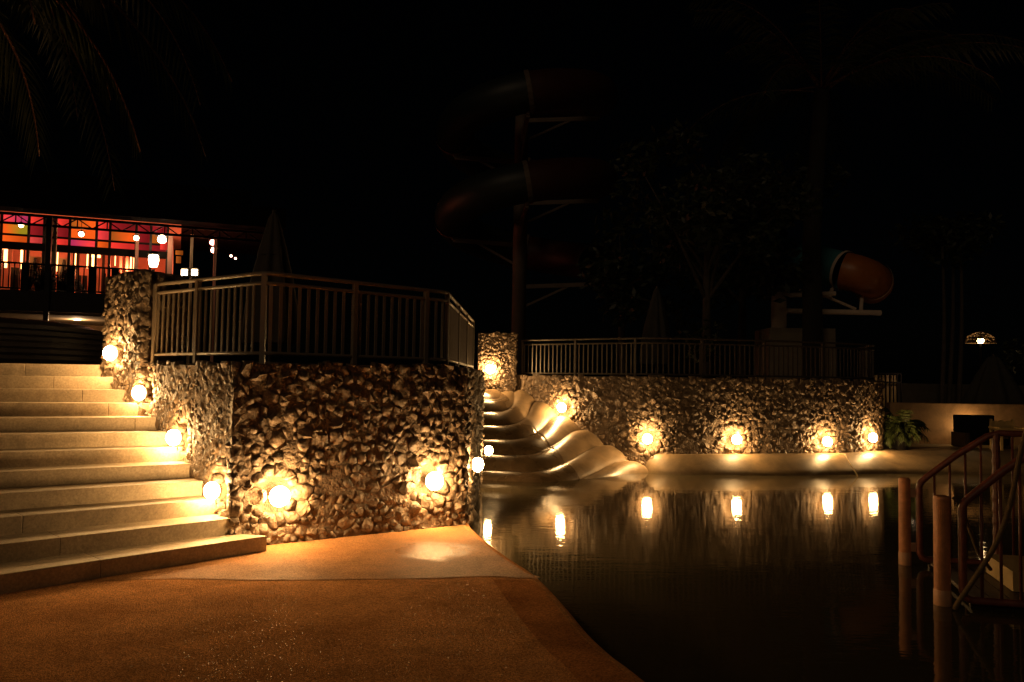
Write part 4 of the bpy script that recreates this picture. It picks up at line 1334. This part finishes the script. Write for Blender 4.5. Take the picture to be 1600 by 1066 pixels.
# pale barred gate lit beyond the end of the far wall
ga, gb = at(1372, 612, 27.0), at(1408, 612, 27.0)
gt = at(1390, 584, 27.0)
gate = thing('gate', 'small pale lit gate with dark bars seen past the end of the curved wall', 'gate', (ga.x, ga.y, 0.186))
gz1 = gt.z
part('panel', box(((ga.x + gb.x) / 2, ga.y + 0.25, 0.186), gb.x - ga.x, 0.06, gz1 - 0.186 - 0.05), M['cream'], gate)
part('frame', merge(beam((ga.x, ga.y, gz1), (gb.x, gb.y, gz1), 0.05), beam((ga.x, ga.y, gz1 - 0.28), (gb.x, gb.y, gz1 - 0.28), 0.05)), M['black'], gate)
for k in range(7):
    x = ga.x + (gb.x - ga.x) * k / 6
    part('bar', beam((x, ga.y, 0.186), (x, ga.y, gz1), 0.035), M['black'], gate)
point('gate_light', (gb.x + 0.1, ga.y - 0.45, gz1 - 0.15), (1.0, .62, .4), 2.6, 0.05)
# thin cable from the wall lamp down the ledge
pl_ = [L_ for L_ in LAMPS if 'cable' in L_[3]][0][0]
cb = [pl_ + Vector((0.03, -0.02, -0.15))] + [on_z(x, y, z) for x, y, z in ((1304, 708, 0.205),)]
cb = [Vector(pl_) + Vector((0.06, -0.10, -0.10)), Vector(pl_) + Vector((0.17, -0.14, -0.235)), Vector(pl_) + Vector((0.21, -0.42, -0.25)), Vector(pl_) + Vector((0.20, -0.62, -0.36)), Vector(pl_) + Vector((0.25, -0.92, -0.60)), Vector(pl_) + Vector((0.25, -0.97, -0.68))]
tag(part('cable', tube(catmull(cb, 5), 0.010, 6), M['cream'], None, smooth=True), 'thin pale cable running from a wall lamp down the ledge into the pool', 'cable')

# ================================================================== BRIDGE RAILS AND POSTS AT THE RIGHT
ax = Vector((0.967, -0.256)); 
def orange_post(label, c, r, ztop):
    root = thing('mooring_post', label, 'post', (c[0], c[1], -0.7), 'orange posts standing in the pool')
    part('shaft', lathe((c[0], c[1], 0), [(r, -0.70), (r, -0.08), (r, ztop - 0.03), (r * .93, ztop - 0.008), (r * .6, ztop), (0, ztop)], 28), M['orange'], root, smooth=False)
    part('collar', lathe((c[0], c[1], 0), [(r, -0.24), (r + 0.004, -0.235), (r + 0.004, -0.075), (r, -0.07)], 28), M['pale_orange'], root, smooth=True)
    return root
pf_, pn_ = Vector((4.13, 8.768)), Vector((3.70, 7.182))
o1 = orange_post('farther orange post standing in the pool by the bridge rail', pf_, 0.058, 0.70)
o2 = orange_post('nearer orange post standing in the pool by the bridge rail', pn_, 0.066, 0.725)
for o_, c in ((o1, pf_),):
    for zz in (0.50, -0.06):
        part('bracket', bevel_box((c[0] + 0.095, c[1] - 0.02, zz), 0.11, 0.06, 0.085, -0.26, 0.008), M['pale_orange'], o_)
def bridge_rail(label, s, L0, run, z_lo, z_hi, z_bot, nb_, group):
    """sloping tube handrail with balusters down to a level bottom tube"""
    s = Vector(s)
    def P(u, z): q = s + ax * u; return Vector((q.x, q.y, z))
    root = thing('bridge_railing', label, 'railing', (s.x, s.y, -0.15), group)
    c = 0.07
    loop = [P(0.35, z_bot), P(c, z_bot), P(c * .3, z_bot + c * .3), P(0, z_bot + c), P(0, z_lo - c), P(c * .3, z_lo - c * .2), P(c, z_lo + c * .5)]
    loop = [P(run * 3.4, z_bot)] + loop + [P(run * .5, (z_lo + z_hi) / 2 + .015), P(run - .06, z_hi - .035), P(run + .05, z_hi), P(run * 3.4, z_hi)]
    part('handrail', tube(loop, 0.033, 10), M['red_metal'], root, smooth=True)
    n = nb_
    for k in range(1, n + 1):
        u = 0.145 * k
        zt = z_lo + (z_hi - z_lo) * min(1, u / run)
        part('baluster', tube([P(u, z_bot), P(u, zt)], 0.013, 8), M['red_metal'], root, smooth=True)
    zz = [P(run + 0.02, z_bot), P(run + 0.02, z_hi)]
    N_ = 44
    part('wrapped_post', tube([zz[0].lerp(zz[1], i / N_) for i in range(N_ + 1)], [0.036 if i % 4 < 2 else 0.041 for i in range(N_ + 1)], 10), M['red_metal'], root)
    return root
bridge_rail('farther dark red railing of the footbridge behind both orange posts', (4.25, 8.70), 0, 0.70, 0.68, 1.19, -0.13, 13, 'red footbridge railings')
bridge_rail('nearer dark red railing of the footbridge with a rope tied across it', (3.82, 7.08), 0, 0.62, 0.70, 1.18, -0.13, 13, 'red footbridge railings')
# bridge deck of boards on a frame
br0 = Vector((4.30, 8.62)); br1 = Vector((3.92, 7.16))
deck = thing('footbridge', 'dark board footbridge between the red railings with a pale step', 'footbridge', (4.3, 7.9, -0.2))
for k in range(16):
    u0 = 0.02 + 0.155 * k
    a, b = br0 + ax * u0, br1 + ax * u0
    a2, b2 = br0 + ax * (u0 + 0.145), br1 + ax * (u0 + 0.145)
    part('board', prism([(a.x, a.y), (a2.x, a2.y), (b2.x, b2.y), (b.x, b.y)], -0.165, -0.13 - 0.002 * (k % 3)), M['wood_dark'], deck, fix=True)
for e in (br0, br1):
    o = e + ax * 2.5
    part('bearer', beam((e.x, e.y, -0.23), (o.x, o.y, -0.23), 0.06, 0.12), M['wood_dark'], deck)
sb = on_z(1562, 905, -0.12)
stp = [(4.42, 7.38), (4.62, 8.15), (6.5, 7.65), (6.3, 6.88)]
part('step', prism(stp, -0.128, 0.045), M['cream'], deck, fix=True)
# ropes
def rope(label, pts, r):
    t = part('rope', tube(catmull(pts, 8), r, 8), M['rope'], None, smooth=True)
    return tag(t, label, 'rope', 'ropes tied to the bridge rail')
rope('long sagging rope crossing in front of the nearer red railing', [at(1604, 672, 6.88), at(1592, 720, 6.86), at(1578, 790, 6.86), at(1556, 850, 6.88), at(1522, 905, 6.93), at(1498, 940, 6.98), at(1492, 952, 7.0)], 0.021)
rope('short dark rope hanging inside the nearer red railing', [at(1490, 778, 7.12), at(1500, 790, 7.15), at(1514, 825, 7.25), at(1530, 865, 7.4), at(1548, 890, 7.5)], 0.017)
# knot where the long rope meets the handrail corner
kn = at(1493, 948, 6.99)
